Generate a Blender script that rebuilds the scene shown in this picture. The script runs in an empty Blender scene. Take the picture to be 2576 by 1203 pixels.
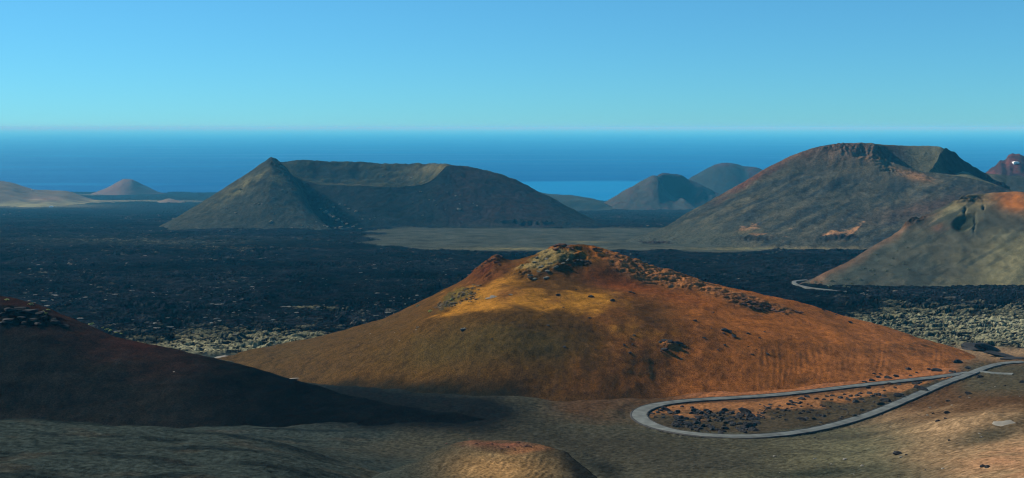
import bpy, bmesh, math, random
import numpy as np
from mathutils import Vector
from mathutils.bvhtree import BVHTree

random.seed(7)
rng = np.random.default_rng(7)
sc = bpy.context.scene

# ------------------------------------------------------------------ camera, sky, sun, exposure
CAM_H = 380.0                       # metres above the sea
F = 2474.0                          # focal length in units of a 2576 wide picture
CX, CY, EYE = 1288.0, 601.5, 321.0  # picture centre and eye-level line in the same units
PITCH = math.atan((CY - EYE) / F)
cam_data = bpy.data.cameras.new("camera")
cam = bpy.data.objects.new("camera", cam_data)
sc.collection.objects.link(cam)
cam.location = (0, 0, CAM_H)
cam.rotation_euler = (math.pi / 2 - PITCH, 0, 0)
cam_data.sensor_width = 36.0
cam_data.lens = 36.0 * F / 2576.0
cam_data.clip_start = 1.0
cam_data.clip_end = 600000.0
sc.camera = cam

SUN_EL = math.radians(34)
SUN_AZ = math.radians(-62)          # measured from the view axis (+y) towards +x
sun_dir = Vector((math.sin(SUN_AZ) * math.cos(SUN_EL), math.cos(SUN_AZ) * math.cos(SUN_EL), math.sin(SUN_EL)))
world = bpy.data.worlds.new("World")
sc.world = world
world.use_nodes = True
wn = world.node_tree
for n in list(wn.nodes):
    wn.nodes.remove(n)
w_out = wn.nodes.new("ShaderNodeOutputWorld")
w_bg = wn.nodes.new("ShaderNodeBackground")
w_sky = wn.nodes.new("ShaderNodeTexSky")
w_sky.sky_type = 'NISHITA'
w_sky.sun_disc = False
w_sky.sun_elevation = SUN_EL
w_sky.sun_rotation = SUN_AZ
w_sky.altitude = 380.0
w_sky.air_density = 0.88
w_sky.dust_density = 0.0
w_sky.ozone_density = 5.2
w_tint = wn.nodes.new("ShaderNodeMix")
w_tint.data_type = 'RGBA'
w_tint.blend_type = 'MULTIPLY'
w_tint.inputs[0].default_value = 1.0
w_tint.inputs[7].default_value = (0.315, 0.845, 1.10, 1)
w_gam = wn.nodes.new("ShaderNodeGamma")
w_gam.inputs[1].default_value = 0.64
wn.links.new(w_sky.outputs[0], w_gam.inputs[0])
wn.links.new(w_gam.outputs[0], w_tint.inputs[6])
wn.links.new(w_tint.outputs[2], w_bg.inputs[0])
wn.links.new(w_bg.outputs[0], w_out.inputs[0])
w_bg.inputs[1].default_value = 0.125

sun_data = bpy.data.lights.new("sun", 'SUN')
sun_data.energy = 5.0
sun_data.angle = math.radians(0.53)
sun_data.color = (1.0, 0.93, 0.82)
sun = bpy.data.objects.new("sun", sun_data)
sc.collection.objects.link(sun)
sun.rotation_euler = (-sun_dir).to_track_quat('-Z', 'Y').to_euler()
sun.location = (-300, 200, 900)

sc.view_settings.view_transform = 'Standard'
sc.view_settings.look = 'None'
sc.view_settings.gamma = 1.0
sc.view_settings.use_curve_mapping = False
sc.view_settings.exposure = 0.75
sc.render.engine = 'CYCLES'
sc.cycles.use_denoising = True
sc.cycles.denoising_prefilter = 'ACCURATE'
sc.cycles.filter_width = 1.15
sc.cycles.use_adaptive_sampling = False
sc.cycles.max_bounces = 4
sc.cycles.volume_bounces = 1
HAZE_DENSITY = 5.8e-5
HAZE_COLOR = (0.060, 0.46, 0.77)
HAZE_ABSORB = (0.76, 0.39, 0.05)

# ------------------------------------------------------------------ helpers: projection, noise, interpolation
SP, CP = math.sin(PITCH), math.cos(PITCH)


def ray_xz(dx, dy):
    """x/y and z/y of the viewing ray through a picture point (arrays allowed)."""
    v = (CY - np.asarray(dy, float)) / F
    u = (np.asarray(dx, float) - CX) / F
    d = CP + v * SP
    return u / d, (v * CP - SP) / d


def at(dx, dy, D):
    a, b = ray_xz(dx, dy)
    return a * D, np.asarray(D, float) + 0 * a, CAM_H + b * D


def project(x, y, z):
    h = z - CAM_H
    dep = y * CP - h * SP
    return CX + F * x / dep, CY - F * (h * CP + y * SP) / dep


def _hash(ix, iy, seed):
    h = (ix.astype(np.int64) * 374761393 + iy.astype(np.int64) * 668265263 + seed * 974634777) & 0xffffffff
    h = ((h ^ (h >> 13)) * 1274126177) & 0xffffffff
    return (h ^ (h >> 16)) & 0xffff


_G = np.stack([np.cos(np.arange(256) * 2 * np.pi / 256), np.sin(np.arange(256) * 2 * np.pi / 256)], 1)


def perlin(x, y, seed=0):
    x = np.asarray(x, float)
    y = np.asarray(y, float)
    ix = np.floor(x)
    iy = np.floor(y)
    fx, fy = x - ix, y - iy
    u = fx * fx * fx * (fx * (fx * 6 - 15) + 10)
    v = fy * fy * fy * (fy * (fy * 6 - 15) + 10)

    def g(i, j):
        k = _hash(ix + i, iy + j, seed) & 255
        return _G[k, 0] * (fx - i) + _G[k, 1] * (fy - j)
    a = g(0, 0) * (1 - u) + g(1, 0) * u
    b = g(0, 1) * (1 - u) + g(1, 1) * u
    return (a * (1 - v) + b * v) * 1.5


def fbm(x, y, octv=4, seed=0, gain=0.5):
    s = 0
    a = 1.0
    for o in range(octv):
        s = s + a * perlin(x * 2 ** o + 17.3 * o, y * 2 ** o - 9.1 * o, seed + o)
        a *= gain
    return s


def ridged(x, y, octv=4, seed=0, gain=0.5):
    s = 0
    a = 1.0
    for o in range(octv):
        s = s + a * (1 - 2 * np.abs(perlin(x * 2 ** o + 3.3 * o, y * 2 ** o + 7.7 * o, seed + o)))
        a *= gain
    return s


def billow(x, y, octv=3, seed=0, gain=0.5):
    s = 0
    a = 1.0
    for o in range(octv):
        s = s + a * np.abs(perlin(x * 2 ** o + 5.3 * o, y * 2 ** o + 2.7 * o, seed + o))
        a *= gain
    return s


def sstep(a, b, x):
    t = np.clip((x - a) / (b - a), 0, 1)
    return t * t * (3 - 2 * t)


def gauss(dx, dy, cx, cy, sx, sy, rot=0.0):
    c, s = math.cos(rot), math.sin(rot)
    X, Y = dx - cx, dy - cy
    return np.exp(-(((X * c + Y * s) / sx) ** 2 + ((-X * s + Y * c) / sy) ** 2))


def pchip_nd(T, Z, t):
    """Monotone cubic down the rows: nodes T, Z (m, n), samples t (r, n)."""
    m = T.shape[0]
    h = np.maximum(np.diff(T, axis=0), 1e-6)
    d = np.diff(Z, axis=0) / h
    s = np.zeros_like(Z)
    s[0], s[-1] = d[0], d[-1]
    if m > 2:
        w1, w2 = 2 * h[1:] + h[:-1], h[1:] + 2 * h[:-1]
        ok = d[:-1] * d[1:] > 0
        with np.errstate(divide='ignore', invalid='ignore'):
            hm = (w1 + w2) / (w1 / d[:-1] + w2 / d[1:])
        s[1:-1] = np.where(ok, hm, 0)
    out = np.zeros_like(t)
    for k in range(m - 1):
        sel = (t >= T[k]) if k else np.ones_like(t, bool)
        u = np.clip((t - T[k]) / h[k], 0, 1)
        u2, u3 = u * u, u * u * u
        val = (Z[k] * (2 * u3 - 3 * u2 + 1) + Z[k + 1] * (-2 * u3 + 3 * u2) + h[k] * (s[k] * (u3 - 2 * u2 + u) + s[k + 1] * (u3 - u2)))
        out = np.where(sel, val, out)
    return out


def curve(pts, q):
    """Columns of a list of points interpolated over its first column."""
    p = np.array(sorted(pts), float)
    q = np.clip(np.asarray(q, float), p[0, 0], p[-1, 0])
    return [pchip_nd(p[:, 0:1], p[:, k:k + 1], q[:, None].T.reshape(-1, 1))[:, 0] for k in range(1, p.shape[1])]


def tag(o, label=None, cat=None, group=None, kind=None):
    if label:
        o["label"] = label
    if cat:
        o["category"] = cat
    if group:
        o["group"] = group
    if kind:
        o["kind"] = kind
    return o


def link(name, me, parent=None):
    o = bpy.data.objects.new(name, me)
    sc.collection.objects.link(o)
    if parent:
        o.parent = parent
    return o


def mesh_from(name, V, Q, cols, mat, smooth=True):
    me = bpy.data.meshes.new(name)
    me.vertices.add(len(V))
    me.vertices.foreach_set("co", np.ascontiguousarray(V, np.float32).ravel())
    nq = len(Q)
    me.loops.add(nq * 4)
    me.loops.foreach_set("vertex_index", np.ascontiguousarray(Q, np.int32).ravel())
    me.polygons.add(nq)
    me.polygons.foreach_set("loop_start", np.arange(0, nq * 4, 4, dtype=np.int32))
    me.polygons.foreach_set("loop_total", np.full(nq, 4, np.int32))
    me.update(calc_edges=True)
    me.polygons.foreach_set("use_smooth", np.full(nq, smooth))
    if cols is not None:
        at_ = me.color_attributes.new("ground_colour", 'FLOAT_COLOR', 'POINT')
        c4 = np.ones((len(V), 4), np.float32)
        c4[:, :3] = np.clip(cols, 0.004, 0.8) ** 1.3
        at_.data.foreach_set("color", c4.ravel())
    me.materials.append(mat)
    return me


SURF = []       # every terrain surface, for dropping things on


def grid_quads(r, c, off=0):
    i = np.arange(r - 1)[:, None] * c + np.arange(c - 1)[None, :] + off
    return np.stack([i, i + 1, i + c + 1, i + c], -1).reshape(-1, 4)


def terrain(name, grids, mat, label):
    """grids: list of (X, Y, Z, colour) sheets that make up one landform."""
    V, Q, Cc, off = [], [], [], 0
    for X, Y, Z, col in grids:
        r, c = X.shape
        V.append(np.stack([X, Y, Z], -1).reshape(-1, 3))
        Q.append(grid_quads(r, c, off))
        Cc.append(col.reshape(-1, 3))
        off += r * c
    V, Q, Cc = np.concatenate(V), np.concatenate(Q), np.concatenate(Cc)
    me = mesh_from(name, V, Q, Cc, mat)
    o = tag(link(name, me), label, kind="structure")
    SURF.append((V, Q))
    return o


def mixc(a, b, m):
    m = np.asarray(m)[..., None]
    return a * (1 - m) + np.array(b) * m


def full(shape, c):
    return np.broadcast_to(np.array(c, float), shape + (3,)).copy()


# ------------------------------------------------------------------ materials
def terrain_material(name, grain, bump, bump_scale, var=0.5):
    m = bpy.data.materials.new(name)
    m.use_nodes = True
    nt = m.node_tree
    b = nt.nodes["Principled BSDF"]
    b.inputs["Roughness"].default_value = 0.95
    b.inputs["Specular IOR Level"].default_value = 0.0
    a = nt.nodes.new("ShaderNodeAttribute")
    a.attribute_name = "ground_colour"
    geo = nt.nodes.new("ShaderNodeNewGeometry")
    n1 = nt.nodes.new("ShaderNodeTexNoise")
    n1.inputs["Scale"].default_value = grain
    n1.inputs["Detail"].default_value = 6.0
    n1.inputs["Roughness"].default_value = 0.7
    nt.links.new(geo.outputs["Position"], n1.inputs["Vector"])
    mr = nt.nodes.new("ShaderNodeMapRange")
    mr.inputs[1].default_value = 0.33
    mr.inputs[2].default_value = 0.67
    mr.inputs[3].default_value = 1 - var
    mr.inputs[4].default_value = 1 + var
    nt.links.new(n1.outputs[0], mr.inputs[0])
    mx = nt.nodes.new("ShaderNodeMix")
    mx.data_type = 'RGBA'
    mx.blend_type = 'MULTIPLY'
    mx.inputs[0].default_value = 1.0
    nt.links.new(a.outputs["Color"], mx.inputs[6])
    nt.links.new(mr.outputs[0], mx.inputs[7])
    nt.links.new(mx.outputs[2], b.inputs["Base Color"])
    n2 = nt.nodes.new("ShaderNodeTexNoise")
    n2.inputs["Scale"].default_value = bump_scale
    n2.inputs["Detail"].default_value = 5.0
    n2.inputs["Roughness"].default_value = 0.65
    nt.links.new(geo.outputs["Position"], n2.inputs["Vector"])
    bp = nt.nodes.new("ShaderNodeBump")
    bp.inputs["Strength"].default_value = 1.0
    bp.inputs["Distance"].default_value = bump
    nt.links.new(n2.outputs[0], bp.inputs["Height"])
    nt.links.new(bp.outputs[0], b.inputs["Normal"])
    return m


def plain_material(name, col, rough=0.9, scale=2.0, var=0.35, bump=0.03, spec=0.2):
    m = bpy.data.materials.new(name)
    m.use_nodes = True
    nt = m.node_tree
    b = nt.nodes["Principled BSDF"]
    b.inputs["Roughness"].default_value = rough
    b.inputs["Specular IOR Level"].default_value = spec
    tc = nt.nodes.new("ShaderNodeTexCoord")
    n1 = nt.nodes.new("ShaderNodeTexNoise")
    n1.inputs["Scale"].default_value = scale
    n1.inputs["Detail"].default_value = 5.0
    nt.links.new(tc.outputs["Object"], n1.inputs["Vector"])
    cr = nt.nodes.new("ShaderNodeValToRGB")
    cr.color_ramp.elements[0].position = 0.3
    cr.color_ramp.elements[1].position = 0.7
    cr.color_ramp.elements[0].color = [c * (1 - var) for c in col] + [1]
    cr.color_ramp.elements[1].color = [min(1, c * (1 + var)) for c in col] + [1]
    nt.links.new(n1.outputs[0], cr.inputs[0])
    nt.links.new(cr.outputs[0], b.inputs["Base Color"])
    bp = nt.nodes.new("ShaderNodeBump")
    bp.inputs["Distance"].default_value = bump
    nt.links.new(n1.outputs[0], bp.inputs["Height"])
    nt.links.new(bp.outputs[0], b.inputs["Normal"])
    return m


M_near = terrain_material("lapilli_near", 1.6, 0.24, 2.0, 0.75)
M_hill = terrain_material("lapilli_hill", 1.9, 0.20, 1.6, 0.75)
M_far = terrain_material("lapilli_far", 0.42, 0.9, 0.35, 0.65)
M_lava = terrain_material("lava", 0.6, 0.5, 0.9, 0.6)

# ground colours (linear albedo)
BLACK = (0.011, 0.012, 0.015)
LAVA = (0.015, 0.017, 0.022)
LAVA_GREY = (0.034, 0.037, 0.044)
LICHEN = (0.235, 0.222, 0.140)
GREYGREEN = (0.070, 0.078, 0.058)
OLIVE = (0.105, 0.100, 0.060)
DARKGREEN = (0.030, 0.036, 0.030)
BROWN = (0.105, 0.062, 0.036)
DKBROWN = (0.060, 0.042, 0.028)
RUST = (0.230, 0.085, 0.034)
REDDISH = (0.200, 0.065, 0.030)
ORANGE = (0.340, 0.140, 0.045)
OCHRE = (0.380, 0.220, 0.060)
PALE = (0.340, 0.290, 0.200)
MAUVE = (0.120, 0.085, 0.080)

# ------------------------------------------------------------------ ground height
GC = [-900, 0, 600, 1000, 1288, 1700, 2100, 2576, 3500]
FAR_L = [(560, 252), (700, 246), (840, 242), (1000, 233), (1250, 221.5), (1500, 208), (2000, 178), (2500, 145), (3000, 112), (4000, 62), (5000, 25), (5700, 2), (5950, -8), (6400, -30)]
FAR_R = [(560, 254), (700, 247), (840, 242), (1000, 233), (1250, 221.5), (1500, 207), (2000, 178), (2500, 145), (3000, 112), (4000, 56), (4700, 20), (5050, 2), (5300, -8), (6400, -50)]
NEAR = [
    [(5, 374), (60, 347), (120, 330), (170, 321), (230, 312), (290, 290), (350, 274), (420, 262), (480, 256)],
    [(5, 374), (60, 345), (120, 328), (170, 319), (230, 311), (290, 288), (350, 273), (420, 262), (480, 256)],
    [(5, 374), (60, 343), (120, 327), (170, 318), (230, 307.5), (290, 288), (350, 275), (420, 263), (480, 256)],
    [(5, 374), (60, 340), (120, 324), (170, 313), (230, 299), (290, 285), (350, 277), (420, 269), (480, 261)],
    [(5, 374), (60, 340), (120, 321), (170, 309), (230, 297), (290, 287), (350, 279), (420, 270), (480, 264)],
    [(5, 374), (60, 340), (120, 325), (190, 310.5), (260, 295), (320, 281.5), (350, 276.2), (400, 271), (480, 265)],
    [(5, 374), (60, 342), (120, 327), (190, 311), (260, 295.5), (320, 281.5), (350, 276.0), (400, 271), (480, 264)],
    [(5, 374), (60, 350), (120, 335), (170, 322), (220, 312), (260, 304), (330, 290), (400, 276), (480, 264)],
    [(5, 374), (60, 352), (120, 338), (170, 326), (260, 309), (330, 296), (400, 282), (480, 268)],
]
Dg = np.concatenate([np.geomspace(5, 700, 300), np.geomspace(700, 6400, 200)[1:]])
tab = []
for k, near in enumerate(NEAR):
    rows = near + (FAR_L if GC[k] <= 1000 else FAR_R)
    T = np.array([r[0] for r in rows], float)
    dyv = EYE + F * (CAM_H - np.array([r[1] for r in rows], float)) / T
    _, b = ray_xz(GC[k], dyv)
    Zt = np.where(T < 100, np.array([r[1] for r in rows], float), CAM_H + b * T)
    tab.append(pchip_nd(T[:, None], Zt[:, None], Dg[:, None])[:, 0])
tab = np.array(tab)                                     # columns x distances
DXg = np.linspace(GC[0], GC[-1], 300)
TAB = pchip_nd(np.array(GC, float)[:, None] + 0 * Dg[None, :], tab, DXg[:, None] + 0 * Dg[None, :])
LOGD = np.log(Dg)


def zg(x, y):
    """Smooth height of the ground, without roughness."""
    x, y = np.asarray(x, float), np.maximum(np.asarray(y, float), 5.0)
    dxa = np.clip(CX + F * x / y * 0.985, DXg[0], DXg[-1] - 1e-3)
    fi = (dxa - DXg[0]) / (DXg[1] - DXg[0])
    ly = np.log(np.clip(y, Dg[0], Dg[-1] - 1e-3))
    j = np.clip(np.searchsorted(LOGD, ly) - 1, 0, len(LOGD) - 2)
    v = (ly - LOGD[j]) / (LOGD[j + 1] - LOGD[j])
    i = np.clip(fi.astype(int), 0, len(DXg) - 2)
    u = fi - i
    return (TAB[i, j] * (1 - u) * (1 - v) + TAB[i + 1, j] * u * (1 - v) + TAB[i, j + 1] * (1 - u) * v + TAB[i + 1, j + 1] * u * v)


def drop_smooth(dx, dy, d0=100, d1=1200):
    """First point of the smooth ground along a viewing ray."""
    D = np.linspace(d0, d1, 6000)
    x, y, z = at(dx, dy, D)
    below = z < zg(x, y)
    k = int(np.argmax(below))
    return np.array([x[k], y[k], zg(x[k], y[k])])


# ------------------------------------------------------------------ the road's course
def smooth_path(P, step=3.0, passes=40):
    P = np.array(P)
    s = np.concatenate([[0], np.cumsum(np.linalg.norm(np.diff(P[:, :2], axis=0), axis=1))])
    q = np.linspace(0, s[-1], max(4, int(s[-1] / step)))
    R = np.stack([np.interp(q, s, P[:, k]) for k in range(3)], 1)
    for _ in range(passes):
        R[1:-1] = 0.25 * R[:-2] + 0.5 * R[1:-1] + 0.25 * R[2:]
    return R


near_arm = [(2575, 911), (2540, 912), (2505, 917), (2470, 928), (2430, 945), (2380, 962), (2300, 997), (2200, 1040), (2120, 1066), (2030, 1086), (1950, 1096), (1880, 1100), (1800, 1098), (1740, 1094), (1690, 1087), (1640, 1073), (1612, 1058), (1600, 1045), (1612, 1030), (1650, 1018), (1720, 1009), (1800, 1004), (1900, 999), (2000, 990), (2100, 978), (2200, 966), (2300, 956), (2400, 944), (2440, 938)]
spur_arm = [(2455, 932), (2490, 938), (2520, 941), (2548, 941)]
ROAD_MAIN = smooth_path([drop_smooth(*p) for p in near_arm], 2.5, 25)
ROAD_SPUR = smooth_path([drop_smooth(*p) for p in spur_arm], 2.5, 6)
for _ in range(12):
    ROAD_MAIN[1:-1, 2] = 0.25 * ROAD_MAIN[:-2, 2] + 0.5 * ROAD_MAIN[1:-1, 2] + 0.25 * ROAD_MAIN[2:, 2]
ROADS = [(ROAD_MAIN, 3.0), (ROAD_SPUR, 2.6)]


def road_near(x, y):
    """Distance to the nearest road axis and that axis' height."""
    best = np.full(x.shape, 1e9)
    zz = np.zeros(x.shape)
    for R, w in ROADS:
        for p in R:
            d = (x - p[0]) ** 2 + (y - p[1]) ** 2
            c = d < best
            best = np.where(c, d, best)
            zz = np.where(c, p[2], zz)
    return np.sqrt(best), zz


# ------------------------------------------------------------------ ground sheet
cols_a = np.concatenate([np.linspace(-3200, -900, 16)[:-1], np.linspace(-900, -40, 70)[:-1], np.linspace(-40, 2616, 930), np.linspace(2616, 3480, 70)[1:], np.linspace(3480, 5800, 16)[1:]])
rows_D = np.concatenate([np.geomspace(5, 130, 30)[:-1], np.geomspace(130, 560, 250)[:-1], np.geomspace(560, 1500, 330)[:-1], np.geomspace(1500, 2600, 110)[:-1], np.geomspace(2600, 6300, 80)])
Agrid = (cols_a - CX) / (F * 0.985)
Y = np.repeat(rows_D[:, None], len(cols_a), 1)
X = Agrid[None, :] * Y
Z = zg(X, Y)
dX, dY = project(X, Y, Z)


def lava_mask(dX, dY, X, Y):
    w = 10 * fbm(X / 60, Y / 60, 3, 91) + 3 * fbm(X / 15, Y / 15, 2, 97)
    wy = w * (0.4 + 0.6 * sstep(560, 900, dY))
    # near limit of the lava: behind the hill's feet
    m = sstep(545, 575, Y + w)
    # smooth grey plain between the two large volcanoes (its edge runs down to the lower right)
    edge = np.interp(dX, [860, 900, 950, 1050, 1200, 1400, 1650, 1900, 2100, 2200, 2600], [614, 612, 616, 626, 631, 631, 632, 633, 622, 610, 600])
    plain = (1 - sstep(-1.0, 1.0, dY - edge - wy * 0.25)) * sstep(935, 950, dX + 30 * np.sin(dY / 2.3) + (dY - 596) * 0.6 + w * 2.5)
    plain *= sstep(572, 577, dY + 0.0 * w)
    m = m * (1 - plain)
    return m, plain


LM, PL = lava_mask(dX, dY, X, Y)
fadeD = 1 - sstep(2200, 4500, Y)
XR, YR = X * 0.96 + Y * 0.28, Y * 0.96 - X * 0.28
wrx, wry = 9 * fbm(X / 40, Y / 40, 2, 401), 9 * fbm(X / 40, Y / 40, 2, 403)
b1 = 0.9 - billow((XR + wrx) / 26, (YR + wry) / 13, 3, 11)
b2 = 0.9 - billow((XR + wrx) / 9, (YR + wry) / 5, 2, 23)
big = fbm(X / 150, Y / 150, 3, 5)
rough = fbm(X / 45, Y / 45, 3, 77)
patchy = np.clip(0.75 + 0.9 * fbm(X / 95, Y / 70, 3, 407), 0.15, 1.5)
near_amp = 1 - sstep(900, 1700, Y) * 0.35
H_l = ((b1 - 0.35) * 4.0 + (b2 - 0.3) * 1.8) * patchy + rough * 2.2
RF = sstep(2060, 2260, dX) * sstep(735, 780, dY)
CF = sstep(1960, 2040, dX) * sstep(760, 800, Y) * (1 - sstep(900, 1000, Y))
Zlava = H_l * (1 - 0.62 * RF) * (1 - 0.7 * CF) * LM * near_amp + big * 3.0 * sstep(700, 1400, Y) * LM
right_field = sstep(2000, 2150, dX) * sstep(690, 760, dY) * LM
Zlava += right_field * (ridged(X / 30, (Y + X * 0.4) / 16, 2, 45) - 0.6) * 1.0
grit = fbm(X / 1.4, Y / 1.4, 3, 471)
n_near = (1 - LM) * (1 - PL) * (fbm(X / 28, Y / 28, 4, 3) * 0.9 + fbm(X / 5, Y / 5, 3, 8) * 0.10) * sstep(60, 170, Y) * (1 - sstep(500, 600, Y) * 0.3)
Z = Z + Zlava + n_near + PL * fbm(X / 90, Y / 90, 3, 9) * 1.2
b3 = 0.9 - billow((XR + 5 * fbm(X / 14, Y / 14, 2, 431)) / 10, (YR + 3 * fbm(X / 14, Y / 14, 2, 435)) / 4.2, 3, 433, 0.65)
Z = Z + LM * (b3 - 0.4) * 1.5 * (1 - sstep(750, 1300, Y)) * (0.45 + 0.55 * np.clip(sstep(2020, 2200, dX) + gauss(dX, dY, 600, 862, 300, 60), 0, 1))
crev = np.zeros(X.shape)
for cx_, cy_, sx_, sy_, ro_ in ((2246, 801, 34, 3.6, 0.03), (2375, 785, 42, 4.2, -0.13), (2500, 771, 52, 3.6, -0.16), (2300, 770, 70, 2.2, -0.05), (2480, 866, 40, 5, 0.1), (2170, 765, 60, 3, 0.1),
                                 (2130, 737, 90, 2.6, -0.02), (2240, 748, 60, 2.2, -0.1), (2420, 742, 50, 2.2, 0.06), (2300, 815, 26, 2.4, 0), (2350, 822, 30, 2.0, -0.05), (2500, 822, 44, 2.2, -0.05), (2420, 845, 30, 2.0, 0.0), (905, 868, 46, 3.0, -0.05), (770, 862, 40, 2.0, 0), (630, 876, 50, 2.0, 0), (850, 777, 60, 2.4, 0.0)):
    wv = fbm(dX / 22, dY / 8, 3, 421)
    crev = np.maximum(crev, gauss(dX, dY + 4 * wv, cx_, cy_, sx_, sy_, ro_))
crev = sstep(0.25, 0.7, crev + 0.15 * fbm(X / 5, Y / 5, 2, 423))
Z = Z - crev * 3.2
rw = 6 * fbm(dX / 60, dY / 20, 2, 461)
Z += 1.5 * gauss(dX, dY + rw, 2480, 1066, 170, 10, -0.10) + 1.0 * gauss(dX, dY + rw, 2330, 1120, 170, 16, -0.12) - 0.9 * gauss(dX, dY + rw, 2480, 1105, 150, 14, -0.15)
# sand patches and the cutting of the road
rd, rz = road_near(X, Y)
k = 1 - sstep(4.5, 10.0, rd)
Z = Z * (1 - k) + (rz - 0.14) * k

# colours of the ground
sh = X.shape
col = full(sh, (0.062, 0.060, 0.044))
nz = fbm(X / 40, Y / 40, 4, 31)
nz2 = fbm(X / 12, Y / 12, 3, 33)
# near slopes: dark green-grey lapilli under the viewpoint, olive and tan on the other side
col = full(sh, (0.088, 0.084, 0.060))
col = mixc(col, (0.052, 0.064, 0.057), sstep(1180, 900, dX + 160 * nz) * 0.97)
col = mixc(col, (0.026, 0.033, 0.032), sstep(0.0, 0.5, fbm(X / 26, Y / 11, 3, 441)) * sstep(1150, 900, dX) * 0.85)
col = mixc(col, (0.080, 0.068, 0.050), sstep(0.2, 0.7, fbm(X / 18, Y / 10, 3, 443)) * sstep(1150, 900, dX) * 0.4)
col = mixc(col, (0.062, 0.060, 0.048), gauss(dX, dY, 1720, 1165, 230, 45) * 0.8)
col = mixc(col, (0.140, 0.132, 0.086), gauss(dX, dY, 2170, 1130, 330, 60, -0.2) * 0.85 * np.clip(0.75 + nz, 0, 1))
col = mixc(col, (0.275, 0.190, 0.115), sstep(2120, 2420, dX + 90 * nz + 0.9 * (1100 - dY)) * 0.8 * sstep(1500, 2100, dX))
col = mixc(col, (0.36, 0.205, 0.120), np.clip(gauss(dX, dY, 2400, 1000, 90, 12, -0.3) + gauss(dX, dY, 2520, 985, 80, 24, -0.2) + gauss(dX, dY, 2570, 1165, 150, 50, -0.1) * 0.9, 0, 1) * np.clip(0.6 + 0.8 * nz2, 0, 1) * 0.8)
col = mixc(col, (0.042, 0.050, 0.040), np.clip(gauss(dX, dY, 2490, 1092, 120, 18, -0.25) + gauss(dX, dY, 2050, 1190, 140, 10, -0.05) + gauss(dX, dY, 2480, 960, 60, 12), 0, 1) * 0.75)
# brown foot of the rust hill, shade painted dark in the hollow at its west end
col = mixc(col, (0.098, 0.062, 0.036), sstep(1085, 1010, dY + 30 * nz) * sstep(1320, 1450, dX) * sstep(880, 930, dY))
col = mixc(col, (0.075, 0.072, 0.054), gauss(dX, dY, 1020, 1135, 170, 30) * 0.8)
col = mixc(col, (0.052, 0.049, 0.038), gauss(dX, dY, 1450, 1118, 330, 40) * 0.85)
col = mixc(col, (0.026, 0.029, 0.026), gauss(dX, dY, 1515, 1180, 70, 26, 0.4) * 0.9)  # the mound's shadow, painted onto the ground beside it
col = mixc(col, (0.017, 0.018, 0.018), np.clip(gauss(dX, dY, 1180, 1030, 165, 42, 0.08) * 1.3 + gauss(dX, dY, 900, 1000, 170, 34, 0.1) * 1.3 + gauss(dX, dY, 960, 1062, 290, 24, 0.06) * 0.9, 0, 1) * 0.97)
# road island: orange sand at the top, dark ash below
isl_top = np.interp(dX, [1600, 1700, 1900, 2100, 2250, 2400], [1032, 1014, 1004, 984, 965, 945])
isl_bot = np.interp(dX, [1600, 1700, 1900, 2100, 2250, 2400], [1060, 1085, 1097, 1070, 1020, 960])
inside = sstep(1610, 1640, dX) * (1 - sstep(2380, 2410, dX)) * sstep(0, 4, dY - isl_top) * sstep(0, 4, isl_bot - dY)
fr = (dY - isl_top) / np.maximum(isl_bot - isl_top, 5)
col = mixc(col, (0.235, 0.125, 0.060), inside * (1 - sstep(0.25, 0.55, fr + 0.25 * nz2)))
col = mixc(col, (0.075, 0.062, 0.042), inside * sstep(0.3, 0.6, fr + 0.25 * nz2))
# rusty foot of the middle hill between the road and the lava on the far side
col = mixc(col, (0.262, 0.126, 0.060), sstep(1650, 1800, dX) * (1 - sstep(2350, 2480, dX)) * sstep(-2, 6, isl_top - dY) * sstep(880, 930, dY))
col = mixc(col, (0.085, 0.080, 0.055), sstep(2380, 2450, dX) * sstep(905, 925, dY) * (1 - sstep(975, 1010, dY)) * 0.8)
col *= (1 + 0.28 * grit)[..., None]
# lava
lava = mixc(full(sh, LAVA), BLACK, np.clip(0.5 - 1.2 * (b1 - 0.33) * 2, 0, 1))
tops = sstep(0.36, 0.62, b1 + 0.5 * (b2 - 0.3))
lava = mixc(lava, LAVA_GREY, tops * 0.8)
spots = sstep(0.42, 0.62, perlin(X / 13, Y / 13, 301) * 0.7 + 0.35 * perlin(X / 4.5, Y / 4.5, 305) + 0.12 * fbm(X / 110, Y / 110, 2, 303))
spots = spots * np.clip(0.35 + 1.3 * fbm(X / 130, Y / 60, 2, 483), 0, 1.2)
lava = mixc(lava, (0.22, 0.21, 0.17), np.clip(spots * 0.85, 0, 1))
crust = np.clip(gauss(dX, dY, 900, 775, 200, 16) + gauss(dX, dY, 640, 800, 160, 8) * 0.6 + gauss(dX, dY, 1900, 690, 220, 26) * 0.5, 0, 1) * sstep(0.45, 0.75, b3) * sstep(-0.2, 0.4, nz2)
lava = mixc(lava, (0.12, 0.115, 0.10), crust * 0.75)
band = np.clip(gauss(dX, dY, 380, 607, 420, 11) * (0.7 + nz2), 0, 1)
lava = mixc(lava, (0.075, 0.085, 0.070), band * 0.6)
dens_l = gauss(dX, dY, 600, 862, 240, 26, -0.03) * 1.25 + gauss(dX, dY, 560, 628, 180, 8) * 0.30 + gauss(dX, dY, 300, 606, 260, 10) * 0.30
dens_r = sstep(2020, 2260, dX + 60 * nz) * sstep(742, 800, dY + 10 * nz) * (0.95 + 0.3 * nz)
dens = np.clip(dens_l + dens_r + 0.12 * sstep(760, 840, dY) + gauss(dX, dY, 800, 777, 55, 4) * 2.0, 0, 1.3)
lich = sstep(0.25, 0.75, dens + 0.30 * nz2 + 0.25 * (tops - 0.4)) * sstep(0.30, 0.46, b3)
lava = mixc(lava, LICHEN, np.clip(lich, 0, 1) * 0.85)
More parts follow.
